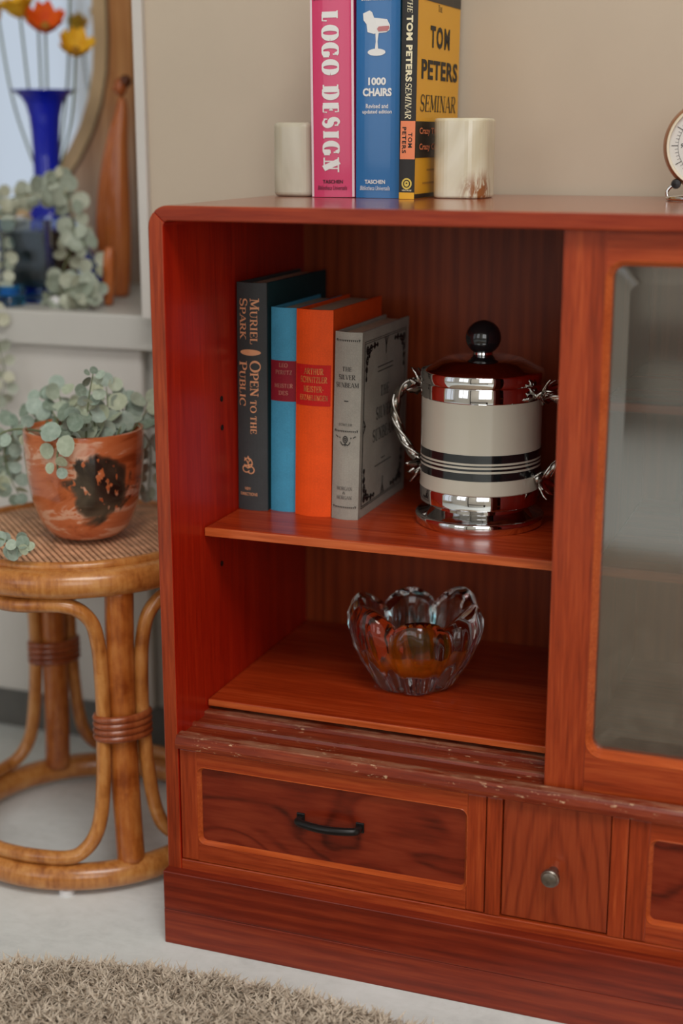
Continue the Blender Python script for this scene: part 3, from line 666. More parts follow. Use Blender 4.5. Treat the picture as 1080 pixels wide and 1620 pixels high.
for zz in (0.1735, 0.0870, 0.0125):
    teeth = []
    F = []
    for i in range(13):
        x = -.0111 + i * .00185; b = len(teeth); teeth += [(x - .0007, .0008), (x + .0007, .0008), (x, -.0012)]; F.append((b, b + 1, b + 2))
    b = len(teeth); teeth += [(-.0118, .0009), (.0118, .0009), (.0118, .0014), (-.0118, .0014)]; F.append((b, b + 1, b + 2, b + 3))
    put((teeth, F), None, None, I_black, t, sp_(0.0136, zz), 'ornament_band')
orn = [arc(0, 0, .0022, .0032, 0, 360, 16), arc(0, 0, .0009, .0016, 0, 360, 8), [(-.0100, .0035), (-.0075, .0018)], [(.0100, .0035), (.0075, .0018)], [(-.0060, .0022), (-.0052, .0010)], [(.0060, .0022), (.0052, .0010)], arc(0, 0, .0052, .0062, 200, 250, 5), arc(0, 0, .0052, .0062, 290, 340, 5), [(0, -.0035), (0, -.0066)], [(-.002, -.005), (.002, -.005)]]
put(lines2(orn, .0008), None, None, I_black, t, sp_(0.0136, 0.0792), 'emblem')
# its front cover: rules, corner scrolls and faded title
frame_ = []
for d in (0.010, 0.0118):
    frame_.append([(d, d), (.146 - d, d), (.146 - d, .1815 - d), (d, .1815 - d), (d, d)])
put(lines2(frame_, .0008), None, None, I_black, t, cv_(0, 0), 'border_rule')
for cy, cz, sy, sz in ((.012, .1695, 1, -1), (.012, .012, 1, 1), (.134, .1695, -1, -1), (.134, .012, -1, 1)):
    scr = [[(cy + sy * u, cz + sz * v_) for u, v_ in ((.004, .034), (.005, .006), (.034, .004))]]
    for k, (a, b, rr) in enumerate(((.006, .006, .0045), (.006, .016, .0042), (.016, .006, .0042), (.0045, .0255, .0032), (.0255, .0045, .0032), (.004, .034, .0022), (.034, .004, .0022), (.011, .011, .003))):
        scr.append([(cy + sy * (a + rr * (1 - .05 * i) * math.cos(q)), cz + sz * (b + rr * (1 - .05 * i) * math.sin(q))) for i, q in enumerate([0.7 * j + k for j in range(17)])])
    put(lines2(scr, .0016), None, None, I_black, t, cv_(0, 0, .0006), 'corner_scroll')
put(lines2([[(.068, .1695), (.073, .160), (.078, .1695)], [(.073, .1695), (.073, .153)]], .0017), None, None, I_black, t, cv_(0, 0, .0006), 'edge_ornament')
put(lines2([[(.068, .012), (.073, .022), (.078, .012)], [(.073, .012), (.073, .030)]], .0017), None, None, I_black, t, cv_(0, 0, .0006), 'edge_ornament')
put(lines2([[(.012, .084), (.017, .090), (.012, .096)], [(.013, .090), (.018, .090)]], .0017), None, None, I_black, t, cv_(0, 0, .0006), 'edge_ornament')
for s, yy, zz, wd, h in (('THE', .073, .1175, .026, .011), ('SILVER', .073, .0965, .050, .013), ('SUNBEAM', .073, .0755, .066, .013)): put(serif(s, None, .2, .08), wd, h, I_fade, t, cv_(yy, zz))
for zz, wd in ((.1425, .046), (.1380, .046), (.044, .05), (.049, .012)): put(rect2(wd, .0012), None, None, I_fade, t, cv_(.073, zz), 'rule')

# --- three books on top
ZT = 0.7003
P_pink = plain('glossy pink cover', (208, 50, 102), 0.22, 0, 0, coat=0.4); P_white = plain('glossy white edge', (228, 206, 212), 0.3)
P_blue = plain('glossy blue cover', (10, 100, 164), 0.22, 0, 0, coat=0.4); P_yel = plain('yellow cover', (236, 176, 44), 0.45); P_blk = plain('black cover', (34, 31, 29), 0.4); P_org = plain('salmon box', (240, 140, 96), 0.45)
t, sp_, cv_ = book('paperback_book', 'glossy pink design book with ornate white spine lettering', 0.0437, 0.206, 0.140, (0.0728, 0.2010, ZT), P_pink, 0.0012, -0.5, hard=False)
for xx in (0.0013, 0.0425): spine_rect(t, sp_(xx, 0.103, .0004), 0.0022, 0.205, P_white, 'edge_stripe', 1)
fat = dict(thick=.42, thin=.09, slab=.54)
lg = serif('LOGO DESIGN', [1, 1, 1, 1, .8, 1, 1, 1, 1, 1, 1], gap=.12, **fat)
put(lg, 0.1468, 0.0190, I_white, t, sp_(0.0207, 0.0968, rot=True))
put(sans('TASCHEN', .02), 0.0205, 0.0034, I_black, t, sp_(0.0220, 0.0145)); put(sans('Bibliotheca Universalis', .0, .25), 0.0300, 0.0040, I_black, t, sp_(0.0215, 0.0088)); put(sans('JULIUS WIEDEMANN', .02), 0.032, 0.0040, I_black, t, sp_(0.0200, 0.1812))
t, sp_, cv_ = book('paperback_book', 'glossy blue book of chairs with white chair picture on spine', 0.0430, 0.206, 0.140, (0.1178, 0.2010, ZT), P_blue, 0.0012, 0.0, hard=False)
put(merge((sans('1000', .045), (0, .0050, .0175, .0070)), (sans('CHAIRS', .045), (0, -.0048, .0285, .0074))), None, None, I_white, t, sp_(0.0212, 0.1016))
put(merge((sans('Revised and', .015), (0, .0028, .0220, .0040)), (sans('updated edition', .015), (0, -.0028, .0290, .0044))), None, None, I_white, t, sp_(0.0212, 0.0815))
put(sans('TASCHEN', .03), 0.0205, 0.0038, I_white, t, sp_(0.0195, 0.0150)); put(sans('Bibliotheca Universalis', .0, .25), 0.0300, 0.0040, I_white, t, sp_(0.0195, 0.0092)); put(sans('CHARLOTTE & PETER FIELL', .02), 0.030, 0.0036, I_white, t, sp_(0.0200, 0.1800))
# the chair picture: shell, seat pad, stem, round foot
shell = [(-.0145, .0170), (-.0080, .0195), (-.0055, .0180), (-.0035, .0130), (.0090, .0115), (.0120, .0060), (.0115, .0020), (.0085, .0000), (.0020, -.0005), (-.0040, -.0012), (-.0100, .0005), (-.0110, .0075), (-.0140, .0110)]
foot = arc(-.001, -.0175, .0088, .0032, 0, 360, 20)[:-1]; stem = [(-.0022, -.0005), (.0010, -.0005), (.0000, -.0080), (.0008, -.0168), (-.0028, -.0168), (-.0018, -.0080)]
V = shell + foot + stem; a, b = len(shell), len(shell) + len(foot)
put((V, [tuple(range(a)), tuple(range(a, b)), tuple(range(b, len(V)))]), None, None, I_white, t, sp_(0.0215, 0.1500), 'chair_picture')
pad = [(-.0005, .0030), (.0010, .0052), (.0110, .0056), (.0115, .0036), (.0095, .0012), (.0010, .0008)]
put((pad, [tuple(range(6))]), None, None, plain('printed red pad', (190, 120, 122), 0.4), t, sp_(0.0215, 0.1500, .0011), 'chair_pad')
t, sp_, cv_ = book('paperback_book', 'black spined paperback with yellow front cover, beside the onyx block', 0.0150, 0.216, 0.1400, (0.1647, 0.1895, ZT), P_yel, 0.0006, 0.6, hard=False, spine_mat=P_blk)
put(serif('THE', None, .14, .06, slant=.2), 0.0130, 0.0050, I_cream, t, sp_(0.0078, 0.1720, rot=True))
put(sans('TOM PETERS', .045, 0, 1.1), 0.0580, 0.0062, I_cream, t, sp_(0.0078, 0.1345, rot=True)); put(serif('SEMINAR', None, .15, .06, slant=.2), 0.0320, 0.0062, I_cream, t, sp_(0.0078, 0.0885, rot=True))
spine_rect(t, sp_(0.0078, 0.0535, .0004), 0.0142, 0.0345, P_org)
put(sans('TOM', .025, 0, 1.2), 0.0135, 0.0040, I_black, t, sp_(0.0103, 0.0535, rot=True)); put(sans('PETERS', .025, 0, 1.2), 0.0235, 0.0040, I_black, t, sp_(0.0045, 0.0535, rot=True))
put(lines2([arc(0, 0, .0042, .0044, 0, 360, 20), arc(0, 0, .0017, .0020, 0, 360, 10), [(-.001, -.001), (.001, -.001)]], .0015), None, None, plain('yellow print', (222, 196, 92), 0.5), t, sp_(0.0078, 0.0140), 'emblem')
put(sans('VINTAGE', .02), 0.0095, 0.0014, I_cream, t, sp_(0.0078, 0.0079)); spine_rect(t, sp_(0.0077, 0.0030, .0004), 0.0148, 0.0060, P_yel, 'foot_stripe')
put(serif('THE', [1, .75, .75], .14, .06), 0.013, 0.0062, I_black, t, cv_(.0700, .1740))
put(sans('TOM', .035, 0, 1.25), 0.0640, 0.0200, I_black, t, cv_(.0720, .1475)); put(sans('PETERS', .035, 0, 1.1), 0.1190, 0.0180, I_black, t, cv_(.0740, .1175)); put(serif('SEMINAR', None, .13, .05, slant=.1), 0.1180, 0.0160, I_black, t, cv_(.0720, .0870))
put(rect2(0.1385, 0.0330), None, None, P_blk, t, cv_(.0700, .0540), 'title_box'); put(rect2(0.1385, 0.0350), None, None, P_blk, t, cv_(.0700, .1960), 'title_box'); put(rect2(0.139, 0.004), None, None, P_blk, t, cv_(.07, .0025), 'title_box')
put(merge((sans('Crazy Times Call for', .02), (.0, .0072, .118, .0074)), (sans('Crazy Organizations', .02), (.0, -.0072, .118, .0074))), None, None, P_org, t, cv_(.0700, .0540, .0008))
for zz, wd in ((.0260, .070), (.0140, .095)): put(rect2(wd, .0018), None, None, plain('tan print', (190, 136, 50), 0.5), t, cv_(.0720, zz), 'rule')

# ================================================================== ONYX BOOKENDS
def rounded_block(name, w_, d_, h_, rc, mat, loc, label, bv):
    pts = []
    for k, (cx, cy) in enumerate(((w_ / 2 - rc, d_ / 2 - rc), (-w_ / 2 + rc, d_ / 2 - rc), (-w_ / 2 + rc, -d_ / 2 + rc), (w_ / 2 - rc, -d_ / 2 + rc))):
        pts += corner(cx, cy, rc, 90 * k, 90 * k + 90, 8)
    n_ = len(pts); V = [(x, y, 0) for x, y in pts] + [(x, y, h_) for x, y in pts]
    o = mesh(name, V, [tuple(range(n_ - 1, -1, -1)), tuple(range(n_, 2 * n_))] + [(i, (i + 1) % n_, (i + 1) % n_ + n_, i + n_) for i in range(n_)], mat)
    o.location = loc; bevel(o, bv, 3, 60); tag(o, label, 'bookend', 'onyx bookends'); return o
rounded_block('onyx_bookend', 0.042, 0.052, 0.0700, 0.012, M['onyx'], (0.0485, 0.2330, 0.7002), 'rounded grey-banded onyx bookend against the pink book', 0.004)
rounded_block('onyx_bookend', 0.0520, 0.058, 0.0735, 0.018, M['onyx2'], (0.2130, 0.2420, 0.7002), 'pale onyx bookend with brown flaw, in front of the yellow cover', 0.0025)

# ================================================================== COFFEE PRESS
pr = thing('coffee_press', 'cream and chrome lidded coffee pot with black bands and leafy handles', 'coffee pot', (0.2521, 0.1812, 0.3985))
lathe('base', [(0.001, 0), (0.0595, 0), (0.0612, 0.002), (0.0615, 0.009), (0.0605, 0.0105), (0.0585, 0.0112), (0.0500, 0.0135), (0.0460, 0.0165), (0.0455, 0.0215), (0.001, 0.0215)], M['chrome'], pr, 64)
lathe('lower_collar', [(0.001, 0.0215), (0.0555, 0.0218), (0.0572, 0.0232), (0.0575, 0.0350), (0.0568, 0.0366), (0.001, 0.0366)], M['chrome'], pr, 64)
lathe('body', [(0.001, 0.0366), (0.0570, 0.0366), (0.0578, 0.0375), (0.0572, 0.045), (0.0570, 0.1225), (0.001, 0.1225)], M['enamel'], pr, 64)
for z0, z1 in ((0.0512, 0.0585), (0.0606, 0.0626), (0.0646, 0.0660), (0.0680, 0.0755)):
    lathe('painted_band', [(0.0568, z0), (0.05735, z0), (0.05735, z1), (0.0568, z1)], M['band'], pr, 64, cap=False)
lathe('upper_collar', [(0.001, 0.1225), (0.0573, 0.1226), (0.0578, 0.1232), (0.0578, 0.1355), (0.0573, 0.1364), (0.001, 0.1364)], M['chrome'], pr, 64)
ld = lathe('lid', [(0.001, 0.1366), (0.0574, 0.1366), (0.0578, 0.1372), (0.0578, 0.1462), (0.0568, 0.1478), (0.0520, 0.1500), (0.0440, 0.1545), (0.0380, 0.1572), (0.0330, 0.1585), (0.0240, 0.1592), (0.0140, 0.1600), (0.0095, 0.1612), (0.0088, 0.1640), (0.001, 0.1640)], M['chrome'], pr, 64)
ellipsoid('lid_knob', (0, 0, 0.1768), (0.0166, 0.0166, 0.0162), M['band'], ld, 32, 20)
vdir = Vector((0.2521 - 0.6046, 0.1812 + 1.1511, 0)).normalized(); rgt = Vector((vdir.y, -vdir.x, 0))
hd = (rgt * math.sin(math.radians(64)) - vdir * math.cos(math.radians(64)))
def hp(s, ra, z): return hd * (s * ra) + Vector((0, 0, z))
for s in (1, -1):
    k = 0.0 if s > 0 else 0.0
    path = [hp(s, .0565, .1270), hp(s, .068, .1285), hp(s, .083, .1235), hp(s, .093, .1090), hp(s, .0925, .0900), hp(s, .083, .0700), hp(s, .071, .0560), hp(s, .0575, .0470)]
    pts = spline(path, 8); nn = len(pts)
    h = tube('handle', pts, [0.0040 + 0.0006 * math.sin(i * 1.3) for i in range(nn)], M['silverm'], pr, 12)
    tang = Vector((-hd.y, hd.x, 0))
    for ridge in range(3):                                     # three raised strands winding slowly round the handle
        wind = []
        for i in range(nn):
            tg = (pts[min(i + 1, nn - 1)] - pts[max(i - 1, 0)]).normalized(); n1 = tg.cross(tang).normalized(); n2 = tang
            a_ = i * .26 + ridge * 2.09; wind.append(pts[i] + (n1 * math.cos(a_) + n2 * math.sin(a_)) * .0034)
        tube('strand', wind, 0.0018, M['silverm'], h, 7)
    for (z0, up) in ((.1270, 1), (.0480, -1)):
        # acanthus spray: curled leaves, each with a raised midrib, lying back against the pot
        for j in range(6):
            an = math.radians(-95 + 38 * j); L = (0.0215, 0.018, 0.023, 0.0205, 0.0235, 0.017)[j]
            root = hp(s, .0615, z0 - up * .002)
            dirv = (tang * math.sin(an) + Vector((0, 0, up)) * math.cos(an) * .95 + hd * s * .18).normalized(); sd_ = dirv.cross(hd * s).normalized()
            V, F = [], []; K = 9
            for q in range(K):
                u = q / (K - 1); wv = .0052 * math.sin(PI * min(1, .10 + u * .88)) ** .8 * (1 + .22 * math.sin(u * 16)); lift = .0010 + .0060 * u * u
                c_ = root + dirv * (L * u * (1 - .12 * u)) + hd * s * lift
                V += [c_ - sd_ * wv - hd * s * .0012, c_ - sd_ * wv * .45 + hd * s * .0004, c_ + hd * s * .0016, c_ + sd_ * wv * .45 + hd * s * .0004, c_ + sd_ * wv - hd * s * .0012, c_ - hd * s * .0012]
            for q in range(K - 1):
                for e in range(6): F.append((6 * q + e, 6 * q + (e + 1) % 6, 6 * q + 6 + (e + 1) % 6, 6 * q + 6 + e))
            mesh('leaf_ornament', V, F, M['silverm'], h, smooth=True)

# ================================================================== CRYSTAL BOWL
def crystal_bowl():
    seg, V, F, mi = 144, [], [], []
    prof = [  # radius, height, lobe depth, is inner
        (0.002, 0.0, 0, 0), (0.024, 0.0, .03, 0), (0.0345, 0.0012, .16, 0), (0.0385, 0.006, .20, 0), (0.044, 0.016, .17, 0), (0.0525, 0.030, .13, 0), (0.0595, 0.044, .11, 0), (0.0635, 0.057, .12, 0), (0.0640, 0.067, .14, 0), (0.0615, 0.0755, .16, 0),
        (0.0560, 0.0795, .18, 0), (0.0500, 0.0780, .20, 1), (0.0470, 0.0700, .20, 1), (0.0455, 0.058, .17, 1), (0.0425, 0.045, .13, 1), (0.0350, 0.032, .08, 1), (0.022, 0.0235, .03, 1), (0.002, 0.0215, 0, 1)]
    for r_, z_, dp, inn in prof:
        for i in range(seg):
            a = 2 * PI * i / seg; l = abs(math.cos(3 * (a + 0.35))) ** 0.55           # six lobes with sharp valleys
            sw = 1 + .05 * math.sin(2 * a + 1)
            rr = r_ * (1 - dp * (1 - l)) * (1 if r_ < .03 else sw ** .5)
            up = z_ / 0.0795
            zz = z_ + (max(up - .25, 0) / .75) ** 1.6 * (0.0200 * (l - .70) + .0045 * math.sin(a * 2 + .8))
            rp = 0.0016 * math.sin(18 * a + 3 * z_ / .08) * (1 if 0.004 < z_ < .07 and not inn else 0)
            V.append(((rr + rp) * math.cos(a), (rr + rp) * math.sin(a), zz))
    for k in range(len(prof) - 1):
        for i in range(seg):
            j = (i + 1) % seg; F.append((k * seg + i, k * seg + j, (k + 1) * seg + j, (k + 1) * seg + i))
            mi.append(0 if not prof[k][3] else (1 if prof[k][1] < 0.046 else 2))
    F += [tuple(range(seg - 1, -1, -1)), tuple(range((len(prof) - 1) * seg, len(prof) * seg))]; mi += [0, 1]
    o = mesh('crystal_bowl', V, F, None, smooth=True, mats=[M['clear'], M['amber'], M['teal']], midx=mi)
    o.location = (0.1912, 0.1741, 0.2255); o.rotation_euler[2] = 0.25; o.scale = (1.05, 1.05, 1.03)
    tag(o, 'thick lobed clear crystal bowl with amber centre on the lower board', 'bowl')
crystal_bowl()

# ================================================================== TUMBLER BEHIND THE GLASS
tb = lathe('glass_tumbler', [(0.001, 0), (0.030, 0), (0.032, 0.002), (0.0365, 0.104), (0.0362, 0.105), (0.0345, 0.104), (0.0302, 0.010), (0.001, 0.009)], M['clear'], None, 48)
tb.location = (0.4755, 0.172, 0.3987); tag(tb, 'clear drinking glass standing on the shelf behind the sliding glass door', 'glass')

# ================================================================== CLOCK
ck = thing('desk_clock', 'small round copper clock with white dial on a wire stand', 'clock', (0.4415, 0.235, 0.7003), (0, 0, math.radians(8)))
CZ = 0.0487
lathe('case', [(0.001, 0.034), (0.030, 0.033), (0.0385, 0.026), (0.0405, 0.014), (0.0395, 0.004), (0.0375, -0.002), (0.0360, -0.0035), (0.0355, -0.001), (0.001, -0.001)], plain('copper case', (176, 120, 84), 0.3, 0.5), ck, 56, (0, 0, CZ), 'y')
lathe('bezel', [(0.0376, -0.0022), (0.0370, -0.0052), (0.0352, -0.0050), (0.0348, -0.0014)], plain('cream bezel', (226, 216, 190), 0.3), ck, 56, (0, 0, CZ), 'y', cap=False)
lathe('dial', [(0.001, -0.0018), (0.0352, -0.0018), (0.0352, -0.0008)], plain('white dial', (218, 216, 210), 0.4), ck, 56, (0, 0, CZ), 'y', cap=False)
V, F = [], []
for i in range(60):
    a = 2 * PI * i / 60; big = i % 5 == 0
    r1_, r2_ = (.0272, .0330) if big else (.0272, .0300)
    ribbon([(r1_ * math.sin(a), r1_ * math.cos(a)), (r2_ * math.sin(a), r2_ * math.cos(a))], lambda dx, dy, t_: .0006 if big else .0003, V, F)
ribbon(arc(0, 0, .0272, .0272, 0, 360, 60), lambda dx, dy, t_: .0003, V, F)
put((V, F), None, None, I_black, ck, lambda a, b: (a, -0.0022, CZ + b), 'minute_marks')
for hnum in range(1, 13):
    a = 2 * PI * hnum / 12
    put(sans(str(hnum), .0, .2), None, 0.0040, I_black, ck, (lambda q: lambda x, y: (.0236 * math.sin(q) + x, -0.0022, CZ + .0236 * math.cos(q) + y))(a), 'numeral')
for nm, a, L, wd in (('hour_hand', 0.9, .014, .0016), ('minute_hand', 2.6, .022, .0011)):
    put(lines2([[(0, 0), (L * math.sin(a), L * math.cos(a))]], wd), None, None, I_black, ck, lambda x, y: (x, -0.0030, CZ + y), nm)
st = tube('stand', [(0.034 * math.cos(2 * PI * i / 40), 0.014 + 0.026 * math.sin(2 * PI * i / 40), 0.0022) for i in range(40)], 0.0021, M['chrome'], ck, 10, True)
for s in (-1, 1):
    tube('stand_arm', spline([(s * .034, .014, .0030), (s * .0345, .014, .009), (s * .029, .014, .0150), (s * .0262, .014, .0190)], 6), 0.0018, M['chrome'], st, 8)
    lathe('pivot_knob', [(0.0005, -.004), (.0040, -.0035), (.0046, 0), (.0040, .0035), (.0005, .004)], M['blackmetal'], st, 16, (s * .0272, .006, .0150), 'y')

# ================================================================== LEDGE CABINET AND WHAT STANDS ON IT
lc = thing('low_cupboard', 'pale grey painted low cupboard with a thick top on a dark plinth', 'cupboard', (0, 0, 0))
ZL = 0.5555
box('top_board', -1.20, -0.1835, 0.372, 0.742, ZL - 0.0415, ZL, M['ledge'], lc, 0.003)
box('front_panel', -1.19, -0.2165, 0.386, 0.400, 0.0585, ZL - 0.0418, M['white'], lc, 0.004)
box('carcass', -1.19, -0.2050, 0.402, 0.742, 0.0585, ZL - 0.0418, M['ledge'], lc)
box('end_panel', -0.2040, -0.1835, 0.400, 0.742, 0.0585, ZL - 0.0418, M['white'], lc, 0.002)
box('plinth', -1.19, -0.1835, 0.404, 0.735, 0.0, 0.0583, M['dkbase'], lc)

# mirror: board with a round-cornered opening, pale rim, glass
mr = thing('wall_mirror', 'oak board mirror with rounded pale inner rim, leaning behind the blue vase', 'mirror', (-0.6714, 0.700, ZL + .0005)); mr.scale = (1.042, 1, 1.042)
def mir_loop(off, n_=10):
    x1, z0, x0_, z1 = 0.2440 - off, 0.050 + off, -0.33 + off, 0.75 - off; r_ = 0.265 - off; out = []
    for k, (cx, cz) in enumerate(((x1 - r_, z1 - r_), (x0_ + r_, z1 - r_), (x0_ + r_, z0 + r_), (x1 - r_, z0 + r_))): out += corner(cx, cz, r_, 90 * k, 90 * k + 90, n_)
    return out
def ring(name, la, lb, ya, yb, mat, par, back=None):
    m_ = len(la); V = [(x, ya, z) for x, z in la] + [(x, yb, z) for x, z in lb]
    F = [(i, (i + 1) % m_, (i + 1) % m_ + m_, i + m_) for i in range(m_)]
    if back is not None:
        V += [(x, back, z) for x, z in lb]; F += [(i + m_, (i + 1) % m_ + m_, (i + 1) % m_ + 2 * m_, i + 2 * m_) for i in range(m_)]
    return mesh(name, V, F, mat, par, smooth=False)
outer = []
lo = mir_loop(-0.001)
for k, (cx, cz) in enumerate(((0.2765, 0.82), (-0.38, 0.82), (-0.38, 0.0), (0.2765, 0.0))): outer += [(cx, cz)] * 11
m_ = len(lo); V = [(x, 0, z) for x, z in outer] + [(x, 0, z) for x, z in lo] + [(x, .022, z) for x, z in outer] + [(x, .012, z) for x, z in lo]
F = [(i, (i + 1) % m_, (i + 1) % m_ + m_, i + m_) for i in range(m_)] + [(i, i + 2 * m_, (i + 1) % m_ + 2 * m_, (i + 1) % m_) for i in range(m_)] + [(i + m_, (i + 1) % m_ + m_, (i + 1) % m_ + 3 * m_, i + 3 * m_) for i in range(m_)]
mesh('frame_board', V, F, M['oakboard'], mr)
ring('groove', mir_loop(-0.0012), mir_loop(0.0035), -0.0004, -0.0004, M['groove'], mr)
ring('rim', mir_loop(0.0030), mir_loop(0.027), -0.0012, 0.006, M['oakrim'], mr, 0.014)
prism('mirror_glass', mir_loop(0.0262), 0.012, 0.014, M['mirror'], mr)

# carved figure: slim robed body with head, bun and a resting staff-like foot
fg = thing('carved_figurine', 'slender glossy brown wood carving of a robed person with a bun', 'figurine', (-0.3335, 0.545, ZL))
def blob_tube(name, secs, mat, par, seg=24):
    """sections: (x, y, z, rx, ry)"""
    V, F = [], []
    for x, y, z, rx, ry in secs:
        for k in range(seg):
            a = 2 * PI * k / seg; V.append((x + rx * math.cos(a), y + ry * math.sin(a), z))
    for i in range(len(secs) - 1):
        for k in range(seg): F.append((i * seg + k, i * seg + (k + 1) % seg, (i + 1) * seg + (k + 1) % seg, (i + 1) * seg + k))
    F += [tuple(range(seg - 1, -1, -1)), tuple(range((len(secs) - 1) * seg, len(secs) * seg))]
    o = mesh(name, V, F, mat, par, smooth=True); s = o.modifiers.new('soft', 'SUBSURF'); s.levels = s.render_levels = 1; return o
blob_tube('robe', [(.004, 0, 0, .011, .010), (.003, 0, .004, .0135, .012), (.003, 0, .03, .0165, .014), (.001, 0, .075, .0215, .016), (.001, 0, .12, .0215, .016), (.004, 0, .16, .0180, .014), (.009, 0, .20, .0130, .011), (.0145, 0, .225, .0098, .009), (.0165, 0, .240, .0066, .006), (.0165, 0, .250, .0050, .005)], M['figure'], fg)
blob_tube('sleeve', [(-.0145, -.006, .052, .0050, .007), (-.016, -.006, .075, .0085, .010), (-.013, -.007, .12, .0080, .009), (-.004, -.006, .175, .0060, .008), (.006, -.004, .215, .0045, .006), (.010, -.002, .228, .0025, .003)], M['figure'], fg)
ellipsoid('head', (.0165, -.002, .2610), (.0082, .0088, .0115), M['figure'], fg, 20, 14)
ellipsoid('nose', (.0090, -.0050, .2590), (.0022, .0020, .0030), M['figure'], fg, 10, 8)
ellipsoid('bun', (.0225, .000, .2680), (.0078, .0080, .0078), wood('dark carving wood', (66, 30, 14), (92, 44, 20), (112, 60, 30), 'z'), fg, 18, 12)
pg = blob_tube('carved_peg', [(-.004, .002, 0, .0050, .005), (-.0035, .001, .006, .0062, .006), (-.001, 0, .030, .0078, .0075), (.001, 0, .058, .0085, .008), (.0015, 0, .068, .0070, .007), (.0015, 0, .0725, .0035, .0035)], M['figure'], None)
pg.location = (-0.2885, 0.446, ZL); tag(pg, 'short round-topped wooden peg in front of the carved figurine', 'carving')

# blue vase
vs = lathe('blue_vase', [(0.001, 0), (0.060, 0), (0.0685, 0.002), (0.0690, 0.006), (0.0655, 0.0260), (0.0560, 0.0450), (0.0425, 0.0640), (0.0300, 0.0860), (0.0235, 0.108), (0.0192, 0.130), (0.0176, 0.150), (0.0172, 0.180), (0.0180, 0.205), (0.0197, 0.225), (0.0232, 0.240), (0.0290, 0.2500), (0.0380, 0.2565), (0.0432, 0.2580),
    (0.0428, 0.2592), (0.0372, 0.2580), (0.0275, 0.2515), (0.0214, 0.240), (0.0179, 0.225), (0.0162, 0.205), (0.0154, 0.180), (0.0158, 0.150), (0.0173, 0.130), (0.0215, 0.108), (0.0280, 0.086), (0.0400, 0.064), (0.0535, 0.045), (0.0630, 0.026), (0.0655, 0.008), (0.001, 0.007)], M['cobalt'], None, 56)
vs.scale = (1.023, 1.023, 1.005); vs.location = (-0.4624, 0.600, ZL + .0002); tag(vs, 'tall cobalt blue glass vase with flared lip and wide foot', 'vase')
def poppy(loc_head, base, col, label, size, seed, face):
    rng = random.Random(seed)
    cc = Vector(cam.location); base = cc + (Vector(base) - cc) * 1.0234; loc_head = cc + (Vector(loc_head) - cc) * 1.0234
    t_ = thing('poppy', label, 'flower', base, group='poppies in the blue vase')
    hd_ = Vector(loc_head) - Vector(base); mid = hd_ * .5 + Vector((hd_.x * .22, rng.uniform(-.004, .004), .0))
    tube('stem', spline([(0, 0, 0), tuple(mid), tuple(hd_)], 8), 0.0016, M['stem'], t_, 7)
    ax = Vector(face).normalized(); u = ax.orthogonal().normalized(); v_ = ax.cross(u)
    for k in range(5):
        a0 = 2 * PI * k / 5 + rng.uniform(-.2, .2); V, F = [], []
        nu, nv = 7, 6
        for i in range(nu):
            for j in range(nv):
                s_ = i / (nu - 1); w_ = (j / (nv - 1) - .5) * 2.5 * (math.sin(PI * min(1, .15 + s_ * .75)))
                rr = size * s_; an = a0 + w_ * .75
                lift = size * (.80 * s_ ** 1.5 - .10 * math.sin(3 * w_ * 3 + k) * s_) + rng.uniform(-.03, .03) * size * s_
                V.append(hd_ + (u * math.cos(an) + v_ * math.sin(an)) * (rr * (.78 + .1 * (k % 2))) + ax * (lift - size * .15))
        for i in range(nu - 1):
            for j in range(nv - 1): F.append((i * nv + j, i * nv + j + 1, (i + 1) * nv + j + 1, (i + 1) * nv + j))
        mesh('petal', V, F, col, t_, smooth=True)
    ellipsoid('flower_centre', tuple(hd_ + ax * size * .1), (size * .2,) * 3, plain('flower centre', (168, 120, 30), 0.7), t_, 10, 8)
def petal(name, a, b):
    t_ = NT(name); n_ = t_.noise(t_.coords(), 60, 3); t_.base(t_.ramp(n_, [(.3, lin(a)), (.7, lin(b))]).outputs[0]); t_.set(Roughness=.6, Specular_IOR_Level=.2); return t_.m
PY, PO, PG = petal('yellow petal', (226, 158, 24), (246, 198, 60)), petal('orange petal', (216, 78, 16), (240, 108, 30)), petal('amber petal', (224, 140, 40), (240, 186, 84))
mo = (-0.438, 0.560, ZL + .150)
poppy((-0.4220, 0.545, 0.888), (-0.436, .557, ZL + .13), PO, 'orange poppy in the blue vase', 0.0330, 1, (.3, -.45, .75))
poppy((-0.4640, 0.555, 0.907), (-0.444, .560, ZL + .125), PY, 'yellow poppy touching the petals of the orange poppy', 0.0320, 2, (-.1, -.25, .95))
poppy((-0.3830, 0.550, 0.859), (-0.430, .564, ZL + .14), PY, 'yellow poppy bending low over the lip of the blue vase', 0.0300, 3, (.40, -.45, .75))
poppy((-0.4440, 0.565, 0.896), (-0.439, .565, ZL + .12), PG, 'pale amber poppy half hidden behind the orange poppy', 0.0220, 4, (-.1, -.25, .95))
poppy((-0.4010, 0.575, 0.955), (-0.434, .568, ZL + .13), PY, 'tall poppy on a thin stem rising above the orange poppy', 0.018, 5, (0, -.3, .9))
poppy((-0.5030, 0.565, 0.905), (-0.446, .565, ZL + .13), PY, 'yellow poppy leaning outward beyond the other blue vase flowers', 0.022, 6, (-.5, -.4, .6))

